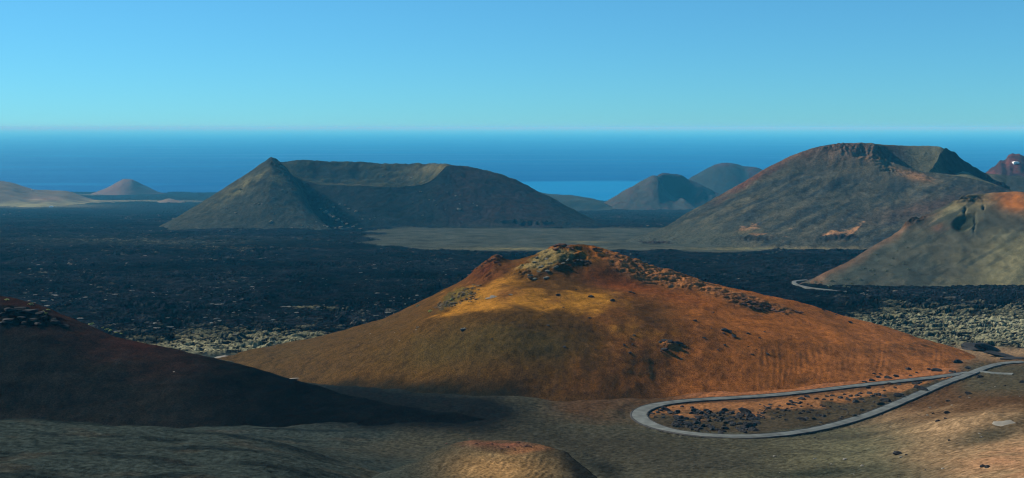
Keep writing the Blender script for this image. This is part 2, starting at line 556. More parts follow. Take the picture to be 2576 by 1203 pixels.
lava = mixc(lava, (0.34, 0.315, 0.20), np.clip(lich, 0, 1) * np.clip(gauss(dX, dY, 600, 866, 260, 20, -0.03) * 1.3, 0, 1) * 0.8)
lava = mixc(lava, (0.012, 0.012, 0.012), sstep(0.34, 0.24, b3) * 0.9 * (1 - sstep(900, 1500, Y)))
lava = mixc(lava, (0.010, 0.010, 0.010), crev * 0.95)  # shade inside the carved crevices painted black
lobe = fbm(X / 210, Y / 110, 3, 481)
lava = lava * (1 + 0.55 * np.clip(lobe, -0.9, 1.2))[..., None]
lava = lava * (1 - 0.26 * (1 - np.clip(dens, 0, 1)))[..., None]
col = col * (1 - LM[..., None]) + lava * LM[..., None]
col = mixc(col, (0.012, 0.012, 0.012), crev * 0.9)
# smooth grey-green plain with straw coloured streaks
pl = mixc(full(sh, (0.073, 0.080, 0.066)) * (1 + 0.30 * nz + 0.15 * nz2)[..., None], (0.20, 0.18, 0.10), np.clip(gauss(dX, dY, 1330, 626, 170, 3.5) + gauss(dX, dY, 1480, 609, 50, 3.0) + gauss(dX, dY, 1900, 625, 200, 3.0) * 0.9, 0, 1) * np.clip(0.7 + nz2, 0, 1))
col = col * (1 - PL[..., None]) + pl * PL[..., None]
# far plain: pale sandy strips in front of the sea
far = sstep(3000, 3600, Y)
col = mixc(col, (0.026, 0.030, 0.032), far)
strip = gauss(dX, dY, 330, 506.0, 200, 1.6) + gauss(dX, dY, 90, 518, 150, 5.0) * 0.8 + gauss(dX, dY, 1430, 490, 90, 3.0) * 0.5 + gauss(dX, dY, 230, 490, 40, 1.5) * 0.6
col = mixc(col, (0.21, 0.20, 0.13), np.clip(strip, 0, 1) * far)
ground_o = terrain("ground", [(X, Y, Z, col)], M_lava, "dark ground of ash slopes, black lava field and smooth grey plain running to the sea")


# lava breaks in facets, ash is smooth
fy = 0.25 * (Y[:-1, :-1] + Y[1:, :-1] + Y[:-1, 1:] + Y[1:, 1:]) * 0 + LM[:-1, :-1]
ground_o.data.polygons.foreach_set("use_smooth", (fy < 0.5).ravel())


# ------------------------------------------------------------------ hills
def loft(curves, x0, x1, ncol, segs, sharp=(), back=1.9, back_rows=14, margin=3.0, soft=None):
    """curves: front to back, lists of (dx, dy, D); the first one lists (dx, D) on the ground. Adds a back slope down to the ground."""
    q = np.linspace(x0, x1, ncol)
    P = []
    Db, = curve(curves[0], q)
    crest_pts = curves[-1]
    cdy, cD = curve(crest_pts, q)
    a, _ = ray_xz(q, EYE + 300)
    xb = a * Db
    P.append(np.stack([xb, Db, zg(xb, Db) - margin], -1))
    for c in curves[1:]:
        dy, D = curve(c, q)
        P.append(np.stack(at(q, dy, D), -1))
    if soft:                                                  # a smooth shoulder under the jagged first crest
        frac, win = soft
        kk = np.hanning(2 * win + 1)
        kk /= kk.sum()
        S = np.stack([np.convolve(np.pad(P[1][:, c], win, mode='edge'), kk, 'valid') for c in range(3)], 1)
        P.insert(1, P[0] * (1 - frac) + S * frac + np.array([0, 0, 0.0]))
    top = P[-1]
    h = np.maximum(top[:, 2] - zg(top[:, 0], top[:, 1]), 1.0)
    yb = top[:, 1] + h * back + 6
    xb = top[:, 0] * (yb / top[:, 1])
    P.append(np.stack([xb, yb, zg(xb, yb) - margin], -1))
    P = np.array(P)                                           # m, n, 3
    nodes = list(range(len(P)))
    T = np.concatenate([np.zeros((1, ncol)), np.cumsum(np.maximum(np.linalg.norm(np.diff(P[..., :2], axis=0), axis=2), 0.5), 0)])
    cuts = [0] + [k for k in nodes[1:-1] if k in sharp] + [nodes[-1]]
    segs = list(segs) + [back_rows]
    rows = []
    for a0, b0 in zip(cuts[:-1], cuts[1:]):
        for k in range(a0, b0):
            tt = T[k] + (T[k + 1] - T[k]) * np.linspace(0, 1, segs[k] + 1)[:, None]
            if k != nodes[-2]:
                tt = tt[:-1]
            zz = pchip_nd(T[a0:b0 + 1], P[a0:b0 + 1, :, 2], tt)
            f = (tt - T[k]) / np.maximum(T[k + 1] - T[k], 1e-6)
            xx = P[k, :, 0] * (1 - f) + P[k + 1, :, 0] * f
            yy = P[k, :, 1] * (1 - f) + P[k + 1, :, 1] * f
            rows.append(np.stack([xx, yy, zz], -1))
    G = np.concatenate(rows)
    return G[..., 0], G[..., 1], G[..., 2]


# ---- middle hill: rust and ochre, crags along its top
K_crest = [(500, 912, 560), (560, 893, 565), (700, 868, 572), (850, 834, 577), (1000, 785, 577), (1100, 737, 574), (1180, 694, 570), (1215, 664, 563), (1250, 646, 562), (1290, 654, 562), (1340, 642, 562), (1380, 629, 562), (1400, 617, 560), (1440, 621, 560), (1500, 625, 558), (1550, 637, 556), (1650, 671, 555), (1750, 700, 555), (1850, 724, 553), (1950, 748, 550), (2050, 775, 548), (2150, 800, 545), (2250, 828, 540), (2350, 858, 535), (2420, 882, 530), (2500, 915, 525)]
K_mid = [(500, 914, 545), (560, 897, 545), (700, 893, 522), (850, 868, 500), (1000, 834, 482), (1100, 803, 466), (1200, 787, 453), (1300, 776, 447), (1400, 787, 446), (1500, 800, 448), (1600, 806, 452), (1750, 815, 462), (1900, 832, 472), (2050, 850, 482), (2200, 868, 491), (2350, 887, 501), (2500, 918, 515)]
K_up = [(500, 913, 553), (560, 895, 556), (700, 880, 550), (850, 850, 545), (1000, 806, 538), (1100, 765, 528), (1200, 728, 520), (1300, 712, 512), (1400, 716, 508), (1480, 735, 500), (1560, 728, 508), (1650, 742, 510), (1750, 755, 512), (1900, 782, 516), (2050, 812, 518), (2200, 842, 519), (2350, 870, 519), (2500, 916, 520)]
K_base = [(500, 545), (560, 520), (700, 470), (850, 435), (1000, 405), (1150, 388), (1288, 380), (1500, 376), (1700, 392), (1900, 402), (2100, 414), (2250, 428), (2400, 450), (2500, 480)]
X, Y, Z = loft([K_base, K_mid, K_up, K_crest], 500, 2500, 760, [90, 60, 70], sharp=(3,), back=2.4)
dX, dY = project(X, Y, Z)
n1 = fbm(X / 30, Y / 30, 4, 101)
n2 = fbm(X / 9, Y / 9, 4, 103)
n3 = fbm(X / 2.6, Y / 2.6, 3, 107)
front = sstep(0, 1, 1)
wob = 14 * fbm(dX / 70, dY / 40, 3, 140)
wx, wy = dX + wob, dY + 0.6 * wob
crag = np.clip(gauss(wx, wy, 1408, 628, 42, 14) * 1.2 + gauss(wx, wy, 1392, 662, 75, 26, -0.25) + gauss(wx, wy, 1222, 672, 44, 20, -0.6) + gauss(wx, wy, 1600, 672, 110, 24, 0.35) * 0.8 + gauss(wx, wy, 1740, 712, 130, 15, 0.27) * 0.8
               + gauss(wx, wy, 1900, 765, 90, 14, 0.22) + gauss(wx, wy, 1150, 755, 62, 22, -0.45) * 0.75 + gauss(wx, wy, 1340, 690, 35, 12, -0.2) + gauss(wx, wy, 1690, 868, 22, 9) * 0.7, 0, 1)
crag = sstep(0.15, 0.6, crag)
kx, ky = X * 0.92 + Y * 0.2, Y * 0.9 - X * 0.2
rockn = ridged((kx + 4 * n2) / 15, (ky + 3 * n2) / 4.5, 4, 111) * 0.9 + ridged(kx / 4.5, ky / 2.0, 3, 113) * 0.55
Z = Z + n1 * 1.1 + n2 * 0.17 + n3 * 0.05 + crag * (rockn - 0.5) * 0.95
# the outcrop below the summit is a low cliff, the bowl on its right is hollow
Z += 2.2 * np.tanh(gauss(dX, dY, 1390, 660, 70, 20, -0.25) * 3 * (1 + 0.5 * n2)) - 3.5 * gauss(dX, dY, 1560, 700, 90, 22, 0.15)
# rills down the right front, ripples on the left front
rill = sstep(1800, 1950, dX) * sstep(855, 890, dY) * (1 - sstep(2330, 2420, dX))
rl = np.sin(dX / 2.3 + 5 * fbm(dX / 60, dY / 120, 2, 120)) * np.clip(0.45 + fbm(dX / 90, dY / 60, 2, 121), 0, 1) * rill
Z += 0.08 * rl
rip = gauss(dX, dY, 860, 872, 110, 24, -0.3) + gauss(dX, dY, 1210, 850, 130, 35, -0.3) * 0.7
Z += rip * 0.22 * np.sin((dX * 0.45 + dY * 0.9) / 3.4 + 5 * fbm(dX / 80, dY / 40, 2, 122))
sh = X.shape
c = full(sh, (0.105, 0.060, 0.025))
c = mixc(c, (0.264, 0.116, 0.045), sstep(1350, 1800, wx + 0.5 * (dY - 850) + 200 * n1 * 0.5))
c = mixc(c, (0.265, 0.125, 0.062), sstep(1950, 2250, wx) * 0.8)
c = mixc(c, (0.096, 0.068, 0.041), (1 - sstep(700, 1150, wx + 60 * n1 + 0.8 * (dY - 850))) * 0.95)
c = mixc(c, (0.085, 0.066, 0.034), np.clip(gauss(wx, wy, 1130, 880, 190, 65, -0.15) * 1.0 + gauss(wx, wy, 1380, 870, 160, 55, 0.2) * 0.9, 0, 1) * 0.85)
c = mixc(c, (0.082, 0.050, 0.024), np.clip(gauss(wx, wy, 1640, 800, 110, 42, 0.3) * 0.8 + gauss(wx, wy, 1230, 795, 70, 16, 0.1) * 0.7, 0, 1))
c = mixc(c, (0.024, 0.024, 0.021), sstep(938, 995, dY + 14 * n1) * (1 - sstep(1260, 1420, dX)) * 0.95)  # painted shade of the hollow carried up onto the hill's foot
c = mixc(c, (0.078, 0.050, 0.028), sstep(930, 1030, dY + 30 * n1) * sstep(1260, 1420, dX) * (1 - sstep(1600, 1750, dX)) * 0.9)
och = np.clip(gauss(wx, wy, 1340, 755, 150, 26, 0.03) * 1.1 + gauss(wx, wy, 1490, 760, 75, 34) * 0.9 + gauss(wx, wy, 1180, 775, 110, 15, -0.28) + gauss(wx, wy, 1240, 718, 130, 18, -0.3) * 0.8 + gauss(wx, wy, 1570, 832, 60, 30) * 0.45 + gauss(wx, wy, 1650, 845, 60, 26) * 0.45 + gauss(wx, wy, 1450, 640, 80, 14, 0.3) * 0.7, 0, 1)
c = mixc(c, (0.290, 0.158, 0.042), sstep(0.15, 1.1, och + 0.22 * n2))
c = mixc(c, (0.185, 0.070, 0.028), np.clip(gauss(wx, wy, 1560, 698, 100, 26, 0.12) + gauss(wx, wy, 1700, 745, 120, 18, 0.25) * 0.6 + gauss(wx, wy, 1240, 690, 80, 14, -0.35) * 0.5, 0, 1) * 0.9)
c = mixc(c, (0.115, 0.060, 0.038), gauss(wx, wy, 1275, 740, 42, 14) * 0.75 + gauss(wx, wy, 1395, 752, 28, 10) * 0.5)
c = mixc(c, (0.310, 0.125, 0.040), np.clip(gauss(wx, wy, 1430, 640, 60, 12, 0.1) + gauss(wx, wy, 1560, 655, 120, 14, 0.32) * 0.9, 0, 1) * np.clip(0.5 + 1.2 * n2, 0, 1))
grey = sstep(0.25, 0.7, gauss(wx, wy, 1375, 664, 70, 22, -0.3) + 0.2 * n2)
c = mixc(c, (0.215, 0.175, 0.105), grey * 0.85)
c = mixc(c, (0.030, 0.026, 0.022), np.clip(gauss(wx, wy, 1460, 657, 34, 6, 0.15) * 1.0, 0, 1) * np.clip(0.6 + n2, 0, 1))
c = mixc(c, (0.120, 0.046, 0.024), np.clip(gauss(wx, wy, 1410, 622, 32, 9) + gauss(wx, wy, 1215, 672, 44, 15, -0.6), 0, 1) * 0.85)
c = mixc(c, (0.095, 0.088, 0.040), sstep(0.3, 0.75, gauss(wx, wy, 1150, 755, 58, 20, -0.45) + 0.25 * n2) * 0.75)
c = mixc(c, (0.32, 0.17, 0.10), crag * sstep(0.2, 0.9, rockn) * sstep(1480, 1560, dX) * 0.6)
c = mixc(c, (0.055, 0.034, 0.022), crag * sstep(0.25, -0.4, rockn) * 0.6)
c = mixc(c, (0.055, 0.042, 0.028), gauss(wx, wy, 2310, 872, 60, 10) * np.clip(0.4 + 1.5 * n2, 0, 1))
c = mixc(c, (0.080, 0.046, 0.028), gauss(wx, wy, 1905, 768, 85, 13, 0.22) * 0.8)
c *= (1 + 0.13 * n2 + 0.26 * n3 + 0.10 * rl)[..., None] * np.array([1.0, 0.98, 0.80])
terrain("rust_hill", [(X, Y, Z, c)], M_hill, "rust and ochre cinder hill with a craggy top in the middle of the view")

# ---- dark hill on the left
L_crest = [(-750, 560, 500), (-400, 640, 470), (-150, 706, 440), (0, 745, 425), (60, 758, 424), (110, 774, 422), (170, 798, 419), (240, 828, 413), (300, 850, 408), (380, 872, 402), (450, 886, 397), (520, 898, 392), (600, 917, 388), (680, 940, 383), (760, 965, 377), (850, 990, 370), (950, 1010, 360), (1100, 1036, 346), (1250, 1062, 334), (1360, 1085, 326)]
L_base = [(-750, 340), (-400, 338), (0, 336), (300, 334), (600, 330), (850, 325), (1000, 322), (1200, 320), (1360, 322)]
X, Y, Z = loft([L_base, L_crest], -750, 1360, 520, [130], sharp=(), back=1.5, back_rows=20)
dX, dY = project(X, Y, Z)
n1 = fbm(X / 26, Y / 26, 4, 201)
n2 = fbm(X / 7, Y / 7, 4, 203)
rk = sstep(0.3, 0.7, gauss(dX, dY, 70, 800, 110, 24, 0.18) + 0.12 * n2)
Z = Z + n1 * 0.9 + n2 * 0.16 + rk * (ridged(X / 5, Y / 4, 4, 207) - 0.7) * 1.5
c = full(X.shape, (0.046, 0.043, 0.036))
c = mixc(c, (0.070, 0.044, 0.034), (1 - sstep(15, 120, dY - np.interp(dX, [p[0] for p in L_crest], [p[1] for p in L_crest]) + 25 * n1)) * (1 - sstep(450, 640, dX)))
c = mixc(c, (0.085, 0.034, 0.022), gauss(dX, dY, 350, 870, 70, 16, 0.2) * 0.7 + gauss(dX, dY, 60, 770, 120, 10, 0.25) * 0.5)
c = mixc(c, (0.016, 0.017, 0.017), sstep(360, 680, dX + 60 * n1) * 0.95)  # shade on the lower right flank put into the ash colour
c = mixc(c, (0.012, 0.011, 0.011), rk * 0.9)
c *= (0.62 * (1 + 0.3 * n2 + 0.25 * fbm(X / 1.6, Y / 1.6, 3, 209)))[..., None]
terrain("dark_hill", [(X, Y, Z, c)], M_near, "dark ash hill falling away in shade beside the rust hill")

# ---- low mound at the bottom of the view
N_crest = [(760, 1262, 182), (880, 1222, 190), (980, 1183, 198), (1060, 1152, 205), (1110, 1133, 209), (1155, 1119, 212), (1200, 1111, 213), (1260, 1112, 213), (1330, 1119, 212), (1380, 1129, 211), (1420, 1141, 208), (1450, 1160, 200), (1485, 1188, 190), (1530, 1228, 178), (1570, 1270, 167)]
N_base = [(760, 155), (880, 150), (1000, 125), (1288, 110), (1450, 130), (1570, 152)]
X, Y, Z = loft([N_base, N_crest], 760, 1570, 330, [130], sharp=(), back=1.6, back_rows=24)
dX, dY = project(X, Y, Z)
n2 = fbm(X / 6, Y / 6, 4, 213)
rip = sstep(1040, 1140, dX) * sstep(1128, 1150, dY) * (1 - sstep(1380, 1420, dX))
rs = np.sin((dX * 0.50 + dY * 0.87) / 2.2 + 5 * fbm(dX / 50, dY / 30, 2, 217))
Z = Z + 0.22 * n2 + rip * 0.05 * rs + fbm(X / 25, Y / 25, 3, 215) * 0.5
c = mixc(full(X.shape, (0.050, 0.060, 0.053)), (0.066, 0.063, 0.047), sstep(900, 1180, dX + 40 * n2))
c = mixc(c, (0.250, 0.168, 0.085), gauss(dX, dY, 1270, 1185, 125, 50))
c = mixc(c, (0.34, 0.215, 0.105), gauss(dX, dY, 1255, 1175, 90, 28) * 0.7)
c = mixc(c, (0.165, 0.082, 0.054), np.clip(gauss(dX, dY, 1250, 1122, 90, 11, 0.06) * (0.8 + 0.5 * n2), 0, 1))
c = mixc(c, (0.28, 0.145, 0.075), gauss(dX, dY, 1335, 1133, 60, 6, -0.1) * 0.9)
c = mixc(c, (0.30, 0.22, 0.12), gauss(dX, dY, 1250, 1143, 50, 5) * 0.5)
c = mixc(c, (0.024, 0.026, 0.024), sstep(1385, 1450, dX + 0.35 * (1150 - dY)) * (1 - sstep(1520, 1640, dX)))  # shaded right side of the mound painted dark
c *= (1 + 0.2 * n2 + 0.10 * rip * rs)[..., None]
terrain("ash_mound", [(X, Y, Z, c)], M_near, "low rippled mound of tan and reddish ash at the bottom of the view")

# ---- near hill on the right edge
C_crest = [(1960, 735, 872), (1995, 719, 880), (2060, 694, 895), (2120, 664, 915), (2200, 617, 950), (2260, 580, 972), (2285, 553, 985), (2320, 545, 992), (2400, 506, 1010), (2440, 489, 1020), (2480, 487, 1022), (2520, 485, 1022), (2560, 483, 1020), (2600, 488, 1015), (2700, 515, 1000), (2850, 590, 970), (3000, 680, 930), (3060, 720, 900)]
C_base = [(1960, 862), (2100, 860), (2300, 858), (2576, 858), (2800, 850), (3060, 870)]
X, Y, Z = loft([C_base, C_crest], 1960, 3060, 440, [130, 40], sharp=(2,), soft=(0.78, 28), back=1.7, back_rows=16)
dX, dY = project(X, Y, Z)
n1 = fbm(X / 45, Y / 45, 4, 221)
n2 = fbm(X / 12, Y / 12, 4, 223)
crestc = np.interp(dX, [p[0] for p in C_crest], [p[1] for p in C_crest])
below = dY - crestc
top_edge = (1 - sstep(4, 34, below + 8 * n1))
crag = np.clip(gauss(dX, dY, 2300, 552, 38, 9, -0.35) + gauss(dX, dY, 2430, 500, 50, 9) + gauss(dX, dY, 2140, 640, 60, 8, -0.5) * 0.5, 0, 1)
Z = Z + n1 * 1.2 + n2 * 0.35 + crag * (ridged(X / 9, Y / 7, 3, 225) - 0.6) * 2.0
pit = gauss(dX + 3 * n2 + 0.45 * (dY - 556), dY + 2 * n1, 2428, 560, 34, 27)
crk = np.clip(gauss(dX + 5 * n2, dY, 2428, 528, 2.5, 10) + gauss(dX + 4 * n2, dY, 2452, 560, 2.5, 20) + gauss(dX, dY + 3 * n2, 2450, 496, 24, 2.2, 0.1) + gauss(dX, dY, 2474, 522, 2.5, 5), 0, 1)
Z -= 2.5 * crk
Z -= 5 * sstep(0.35, 0.9, pit)
c = full(X.shape, (0.112, 0.110, 0.084))
c = mixc(c, (0.27, 0.24, 0.135), np.clip(sstep(2350, 2560, dX + 0.35 * (dY - 600) + 50 * n1) * sstep(560, 640, dY + 20 * n1) + gauss(dX, dY, 2400, 520, 90, 26, -0.3) * 0.9, 0, 1) * 0.8)
c = mixc(c, (0.19, 0.115, 0.072), top_edge * (1 - sstep(2330, 2400, dX)) * 0.85)
c = mixc(c, (0.26, 0.20, 0.11), gauss(dX, dY, 2440, 505, 70, 14) * 0.85)
c = mixc(c, (0.40, 0.17, 0.055), np.clip(gauss(dX, dY, 2555, 505, 52, 24, 0.2) * 1.4, 0, 1))
c = mixc(c, (0.14, 0.075, 0.055), gauss(dX, dY, 2365, 572, 26, 12) * 0.7)
st = fbm((dX * 0.86 - dY * 0.5) / 130, (dX * 0.5 + dY * 0.86) / 22, 4, 227)
c = mixc(c, (0.066, 0.078, 0.068), sstep(-0.1, 0.5, st + 0.25 * n1) * (1 - 0.6 * sstep(2400, 2560, dX)) * 0.75)
c = mixc(c, (0.070, 0.082, 0.070), gauss(dX, dY, 2200, 660, 110, 50, -0.6) * 0.6)
c = mixc(c, (0.062, 0.072, 0.050), sstep(0.34, 0.60, pit) * 0.85)
c = mixc(c, (0.014, 0.012, 0.010), sstep(0.3, 0.6, crk) * 0.9)
c = mixc(c, (0.030, 0.022, 0.018), crag * 0.7)
c *= (1 + 0.22 * n2)[..., None]
terrain("grey_green_hill", [(X, Y, Z, c)], M_hill, "grey green hill with a small dark pit and an orange top above the right lava field")

# ---- large volcano on the right with an open crater
B_base = [(1560, 1440), (1700, 1400), (1900, 1335), (2100, 1285), (2300, 1240), (2576, 1180), (2900, 1160)]
B_front = [(1560, 610, 1490), (1640, 585, 1530), (1690, 561, 1555), (1740, 531, 1580), (1800, 497, 1600), (1850, 470, 1610), (1900, 440, 1620), (1950, 412, 1630), (2000, 389, 1640), (2050, 372, 1645), (2090, 364, 1650), (2130, 361, 1650), (2180, 361, 1650), (2205, 364, 1648), (2218, 388, 1630), (2235, 405, 1620), (2260, 414, 1610), (2290, 424, 1600), (2330, 433, 1595), (2376, 438, 1590), (2420, 443, 1575), (2480, 458, 1555), (2550, 482, 1530), (2650, 520, 1480), (2800, 570, 1400), (2900, 610, 1350)]
B_back = [(1560, 612, 1510), (1640, 588, 1560), (1690, 564, 1590), (1740, 534, 1620), (1800, 500, 1650), (1850, 473, 1670), (1900, 443, 1690), (1950, 415, 1710), (2000, 391, 1730), (2050, 373.5, 1740), (2090, 364.5, 1750), (2130, 361, 1755), (2180, 361, 1760), (2210, 363, 1765), (2260, 366, 1775), (2300, 367, 1780), (2340, 367, 1780), (2362, 369, 1775), (2380, 378, 1770), (2400, 395, 1760), (2430, 425, 1745), (2465, 448, 1720), (2550, 484, 1650), (2650, 522, 1570), (2800, 572, 1470), (2900, 612, 1400)]
B_floor = []
for (dx_, dy_, D_), s in zip(B_front, range(len(B_front))):
    depth = 11.0 * float(sstep(2195, 2240, dx_) * (1 - sstep(2395, 2450, dx_)))
    bdy, bD = curve(B_back, [dx_])
    Dm = D_ * 0.62 + bD[0] * 0.38
    dym = dy_ * 0.5 + bdy[0] * 0.5
    z0 = at(dx_, dy_, D_)[2]
    dyf = EYE + F * (CAM_H - (z0 - depth)) / Dm
    w = float(sstep(2195, 2240, dx_) * (1 - sstep(2395, 2450, dx_)))
    B_floor.append((dx_, dym * (1 - w) + dyf * w, Dm))
B_sh = [(1560, 612, 1480), (1640, 590, 1515), (1700, 568, 1535), (1800, 518, 1562), (1900, 474, 1578), (2000, 441, 1588), (2100, 431, 1592), (2200, 433, 1590), (2300, 442, 1578), (2376, 449, 1564), (2480, 468, 1535), (2550, 491, 1510), (2650, 528, 1462), (2800, 576, 1385), (2900, 615, 1335)]
X, Y, Z = loft([B_base, B_sh, B_front, B_floor, B_back], 1560, 2900, 560, [110, 60, 20, 50], sharp=(2, 4), back=2.0, back_rows=14)
dX, dY = project(X, Y, Z)
n1 = fbm(X / 90, Y / 90, 4, 231)
n2 = fbm(X / 24, Y / 24, 4, 233)
fl = fbm((X - 0.55 * Y) / 26, (Y + 0.55 * X) / 130, 3, 235)          # gullies running down to the lower left
row = np.linspace(0, 1, X.shape[0])[:, None] * np.ones((1, X.shape[1]))
frontm = (np.arange(X.shape[0])[:, None] < 170) & np.ones(X.shape, bool)
crag = np.clip(gauss(dX, dY, 2150, 380, 90, 14, 0.25) + gauss(dX, dY, 2208, 388, 16, 18, 0.3) + gauss(dX, dY, 2235, 428, 34, 7, 0.4) * 0.8 + gauss(dX, dY, 2100, 598, 60, 8, -0.05) * 0.9 + gauss(dX, dY, 1890, 602, 45, 9) * 0.6 + gauss(dX, dY, 1640, 615, 50, 8) * 0.7, 0, 1) * frontm
n4 = fbm(X / 9, Y / 9, 3, 239)
Z = Z + frontm * (n1 * 2.0 + fl * 0.9) + n2 * 0.7 + n4 * 0.45 + crag * (ridged(X / 14, Y / 12, 3, 237) - 0.6) * 4.5
c = full(X.shape, (0.092, 0.094, 0.076))
st = fbm((dX * 0.90 - dY * 0.44) / 150, (dX * 0.44 + dY * 0.90) / 15, 4, 241)
c = mixc(c, (0.052, 0.063, 0.066), sstep(-0.05, 0.45, st + 0.3 * n1) * 0.75)
c = mixc(c, (0.130, 0.122, 0.090), sstep(0.1, 0.6, -st + 0.3 * n2) * 0.6)
c = mixc(c, (0.110, 0.078, 0.062), gauss(dX, dY, 2340, 520, 160, 22, -0.2) * 0.8 + gauss(dX, dY, 2300, 600, 130, 16, -0.3) * 0.5)
crest_b = np.interp(dX, [p[0] for p in B_front], [p[1] for p in B_front])
edge = 1 - sstep(2, 26, (dY - crest_b) + 10 * n2)
c = mixc(c, (0.175, 0.096, 0.068), edge * sstep(1760, 1880, dX) * (1 - sstep(2150, 2230, dX)) * 0.95 * frontm)
c = mixc(c, (0.200, 0.130, 0.092), gauss(dX, dY, 2140, 384, 90, 18, 0.15) * frontm)
c = mixc(c, (0.105, 0.080, 0.066), (~frontm) * (1 - sstep(2240, 2340, dX)) * 0.9)
c = mixc(c, (0.105, 0.100, 0.060), gauss(dX, dY, 2170, 415, 110, 14, 0.1) * 0.6 * frontm)
c = mixc(c, (0.31, 0.19, 0.09), np.clip(gauss(dX, dY, 2185, 402, 36, 7, 0.15) + gauss(dX, dY, 2290, 440, 48, 12, 0.25) * 1.2, 0, 1) * frontm)
c = mixc(c, (0.33, 0.20, 0.11), sstep(0.25, 0.75, np.clip(gauss(dX, dY, 1875, 578, 34, 9, -0.25) + gauss(dX, dY, 1905, 588, 20, 4) + gauss(dX, dY, 2150, 578, 26, 6, -0.7) + gauss(dX, dY, 2095, 588, 34, 6, -0.1), 0, 1) + 0.35 * n4 + 0.2 * n2) * frontm * (np.abs(dY - 585) < 30))
c = mixc(c, (0.120, 0.115, 0.078), sstep(0.2, 0.7, gauss(dX, dY, 1830, 590, 110, 7, -0.12) + 0.3 * n4) * frontm * 0.8)
c = mixc(c, (0.030, 0.026, 0.026), sstep(0.3, 0.7, gauss(dX, dY, 1895, 602, 50, 8) + gauss(dX, dY, 2110, 600, 52, 6, -0.03) + 0.35 * n4) * frontm * 0.9)
c = mixc(c, (0.15, 0.14, 0.088), (~frontm) * sstep(2240, 2330, dX) * 0.9)
c = mixc(c, (0.20, 0.17, 0.10), (1 - sstep(2, 9, dY - 362)) * sstep(2150, 2200, dX) * 0.7)
c = mixc(c, (0.086, 0.090, 0.072), (1 - sstep(1640, 1760, dX + (600 - dY) * 1.2)) * 0.9)
c = mixc(c, (0.19, 0.165, 0.10), np.clip(gauss(dX, dY, 2000, 624, 240, 4.5), 0, 1) * 0.8 * frontm)
c = mixc(c, (0.040, 0.032, 0.030), crag * np.clip(0.5 + n2, 0, 1) * 0.7)
c *= (0.84 * (1 + 0.2 * n2 + 0.25 * n4))[..., None]
c = mixc(c, (0.205, 0.150, 0.104), np.clip(gauss(dX, dY, 2090, 394, 140, 26, 0.05), 0, 1) * np.clip(0.75 + 0.6 * n2, 0, 1) * frontm * 0.85)  # sunlit look of the upper flank painted in as warm tan
c = mixc(c, (0.30, 0.17, 0.09), sstep(0.25, 0.7, gauss(dX, dY, 2290, 438, 55, 10, 0.25) + 0.25 * n4) * frontm * 0.9)
c = mixc(c, (0.165, 0.158, 0.105), (~frontm) * sstep(2250, 2340, dX) * 0.8)
c = mixc(c, (0.135, 0.120, 0.084), gauss(dX, dY, 2180, 432, 150, 24, 0.05) * frontm * 0.7)  # lower edge of the painted sunlit flank
apr = sstep(525, 612, dY + 14 * n2 + 10 * st) * (1 - sstep(1720, 2010, dX + 30 * n2))
c = mixc(c, (0.082, 0.088, 0.070), apr)
c = mixc(c, (0.050, 0.040, 0.038), sstep(0.3, 0.7, gauss(dX, dY, 1650, 612, 45, 7) + 0.3 * n4) * frontm * 0.8)
gB = (X, Y, Z, c)
# the dark spur that closes the crater on its right
S_crest = [(2325, 438, 1590), (2340, 430, 1605), (2355, 407, 1650), (2368, 385, 1700), (2380, 373, 1745), (2400, 384, 1742), (2430, 408, 1735), (2465, 431, 1720), (2500, 450, 1700), (2540, 470, 1680)]
S_base = [(2325, 1575), (2350, 1570), (2400, 1580), (2460, 1590), (2540, 1580)]
X, Y, Z = loft([S_base, S_crest], 2325, 2540, 110, [40], sharp=(1,), back=0.9, back_rows=8, margin=-60)
n2 = fbm(X / 20, Y / 20, 4, 243)
Z = Z + n2 * 2.0 + (ridged(X / 22, Y / 40, 3, 245) - 0.7) * 2.2
dX, dY = project(X, Y, Z)
c = full(X.shape, (0.022, 0.023, 0.026))  # shaded face of the spur painted near black
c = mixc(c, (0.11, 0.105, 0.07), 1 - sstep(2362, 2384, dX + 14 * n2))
c *= (1 + 0.3 * n2)[..., None]
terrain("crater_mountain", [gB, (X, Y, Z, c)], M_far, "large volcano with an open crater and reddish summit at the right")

# ---- plateau and red hill at the far right
P_crest = [(2360, 462, 1900), (2390, 446, 1905), (2420, 437, 1910), (2460, 434, 1915), (2500, 437, 1915), (2540, 443, 1915), (2600, 446, 1910), (2750, 450, 1900), (3000, 470, 1880)]
P_base = [(2360, 1780), (2600, 1700), (3000, 1700)]
X, Y, Z = loft([P_base, P_crest], 2360, 3000, 150, [40], sharp=(), back=2.5)
n2 = fbm(X / 40, Y / 40, 4, 251)
Z += n2 * 3.0
dX, dY = project(X, Y, Z)
c = mixc(full(X.shape, (0.105, 0.105, 0.078)), (0.06, 0.066, 0.058), sstep(2500, 2560, dX + 40 * n2))
c *= (1 + 0.2 * n2)[..., None]
terrain("plateau_hill", [(X, Y, Z, c)], M_far, "flat grey shoulder between the large volcano and the red hill")
I_crest = [(2440, 460, 2420), (2478, 436, 2420), (2490, 427, 2425), (2508, 414, 2430), (2515, 406, 2430), (2530, 401, 2440), (2535, 393, 2445), (2545, 388, 2450), (2562, 388, 2450), (2580, 393, 2445), (2620, 397, 2450), (2700, 410, 2450), (2850, 450, 2420)]
I_base = [(2440, 2300), (2600, 2230), (2850, 2300)]
X, Y, Z = loft([I_base, I_crest], 2440, 2850, 130, [50], sharp=(2,), back=1.6)
n2 = fbm(X / 30, Y / 30, 4, 261)
Z += n2 * 2.5 + (ridged(X / 25, Y / 25, 3, 263) - 0.8) * 2.0
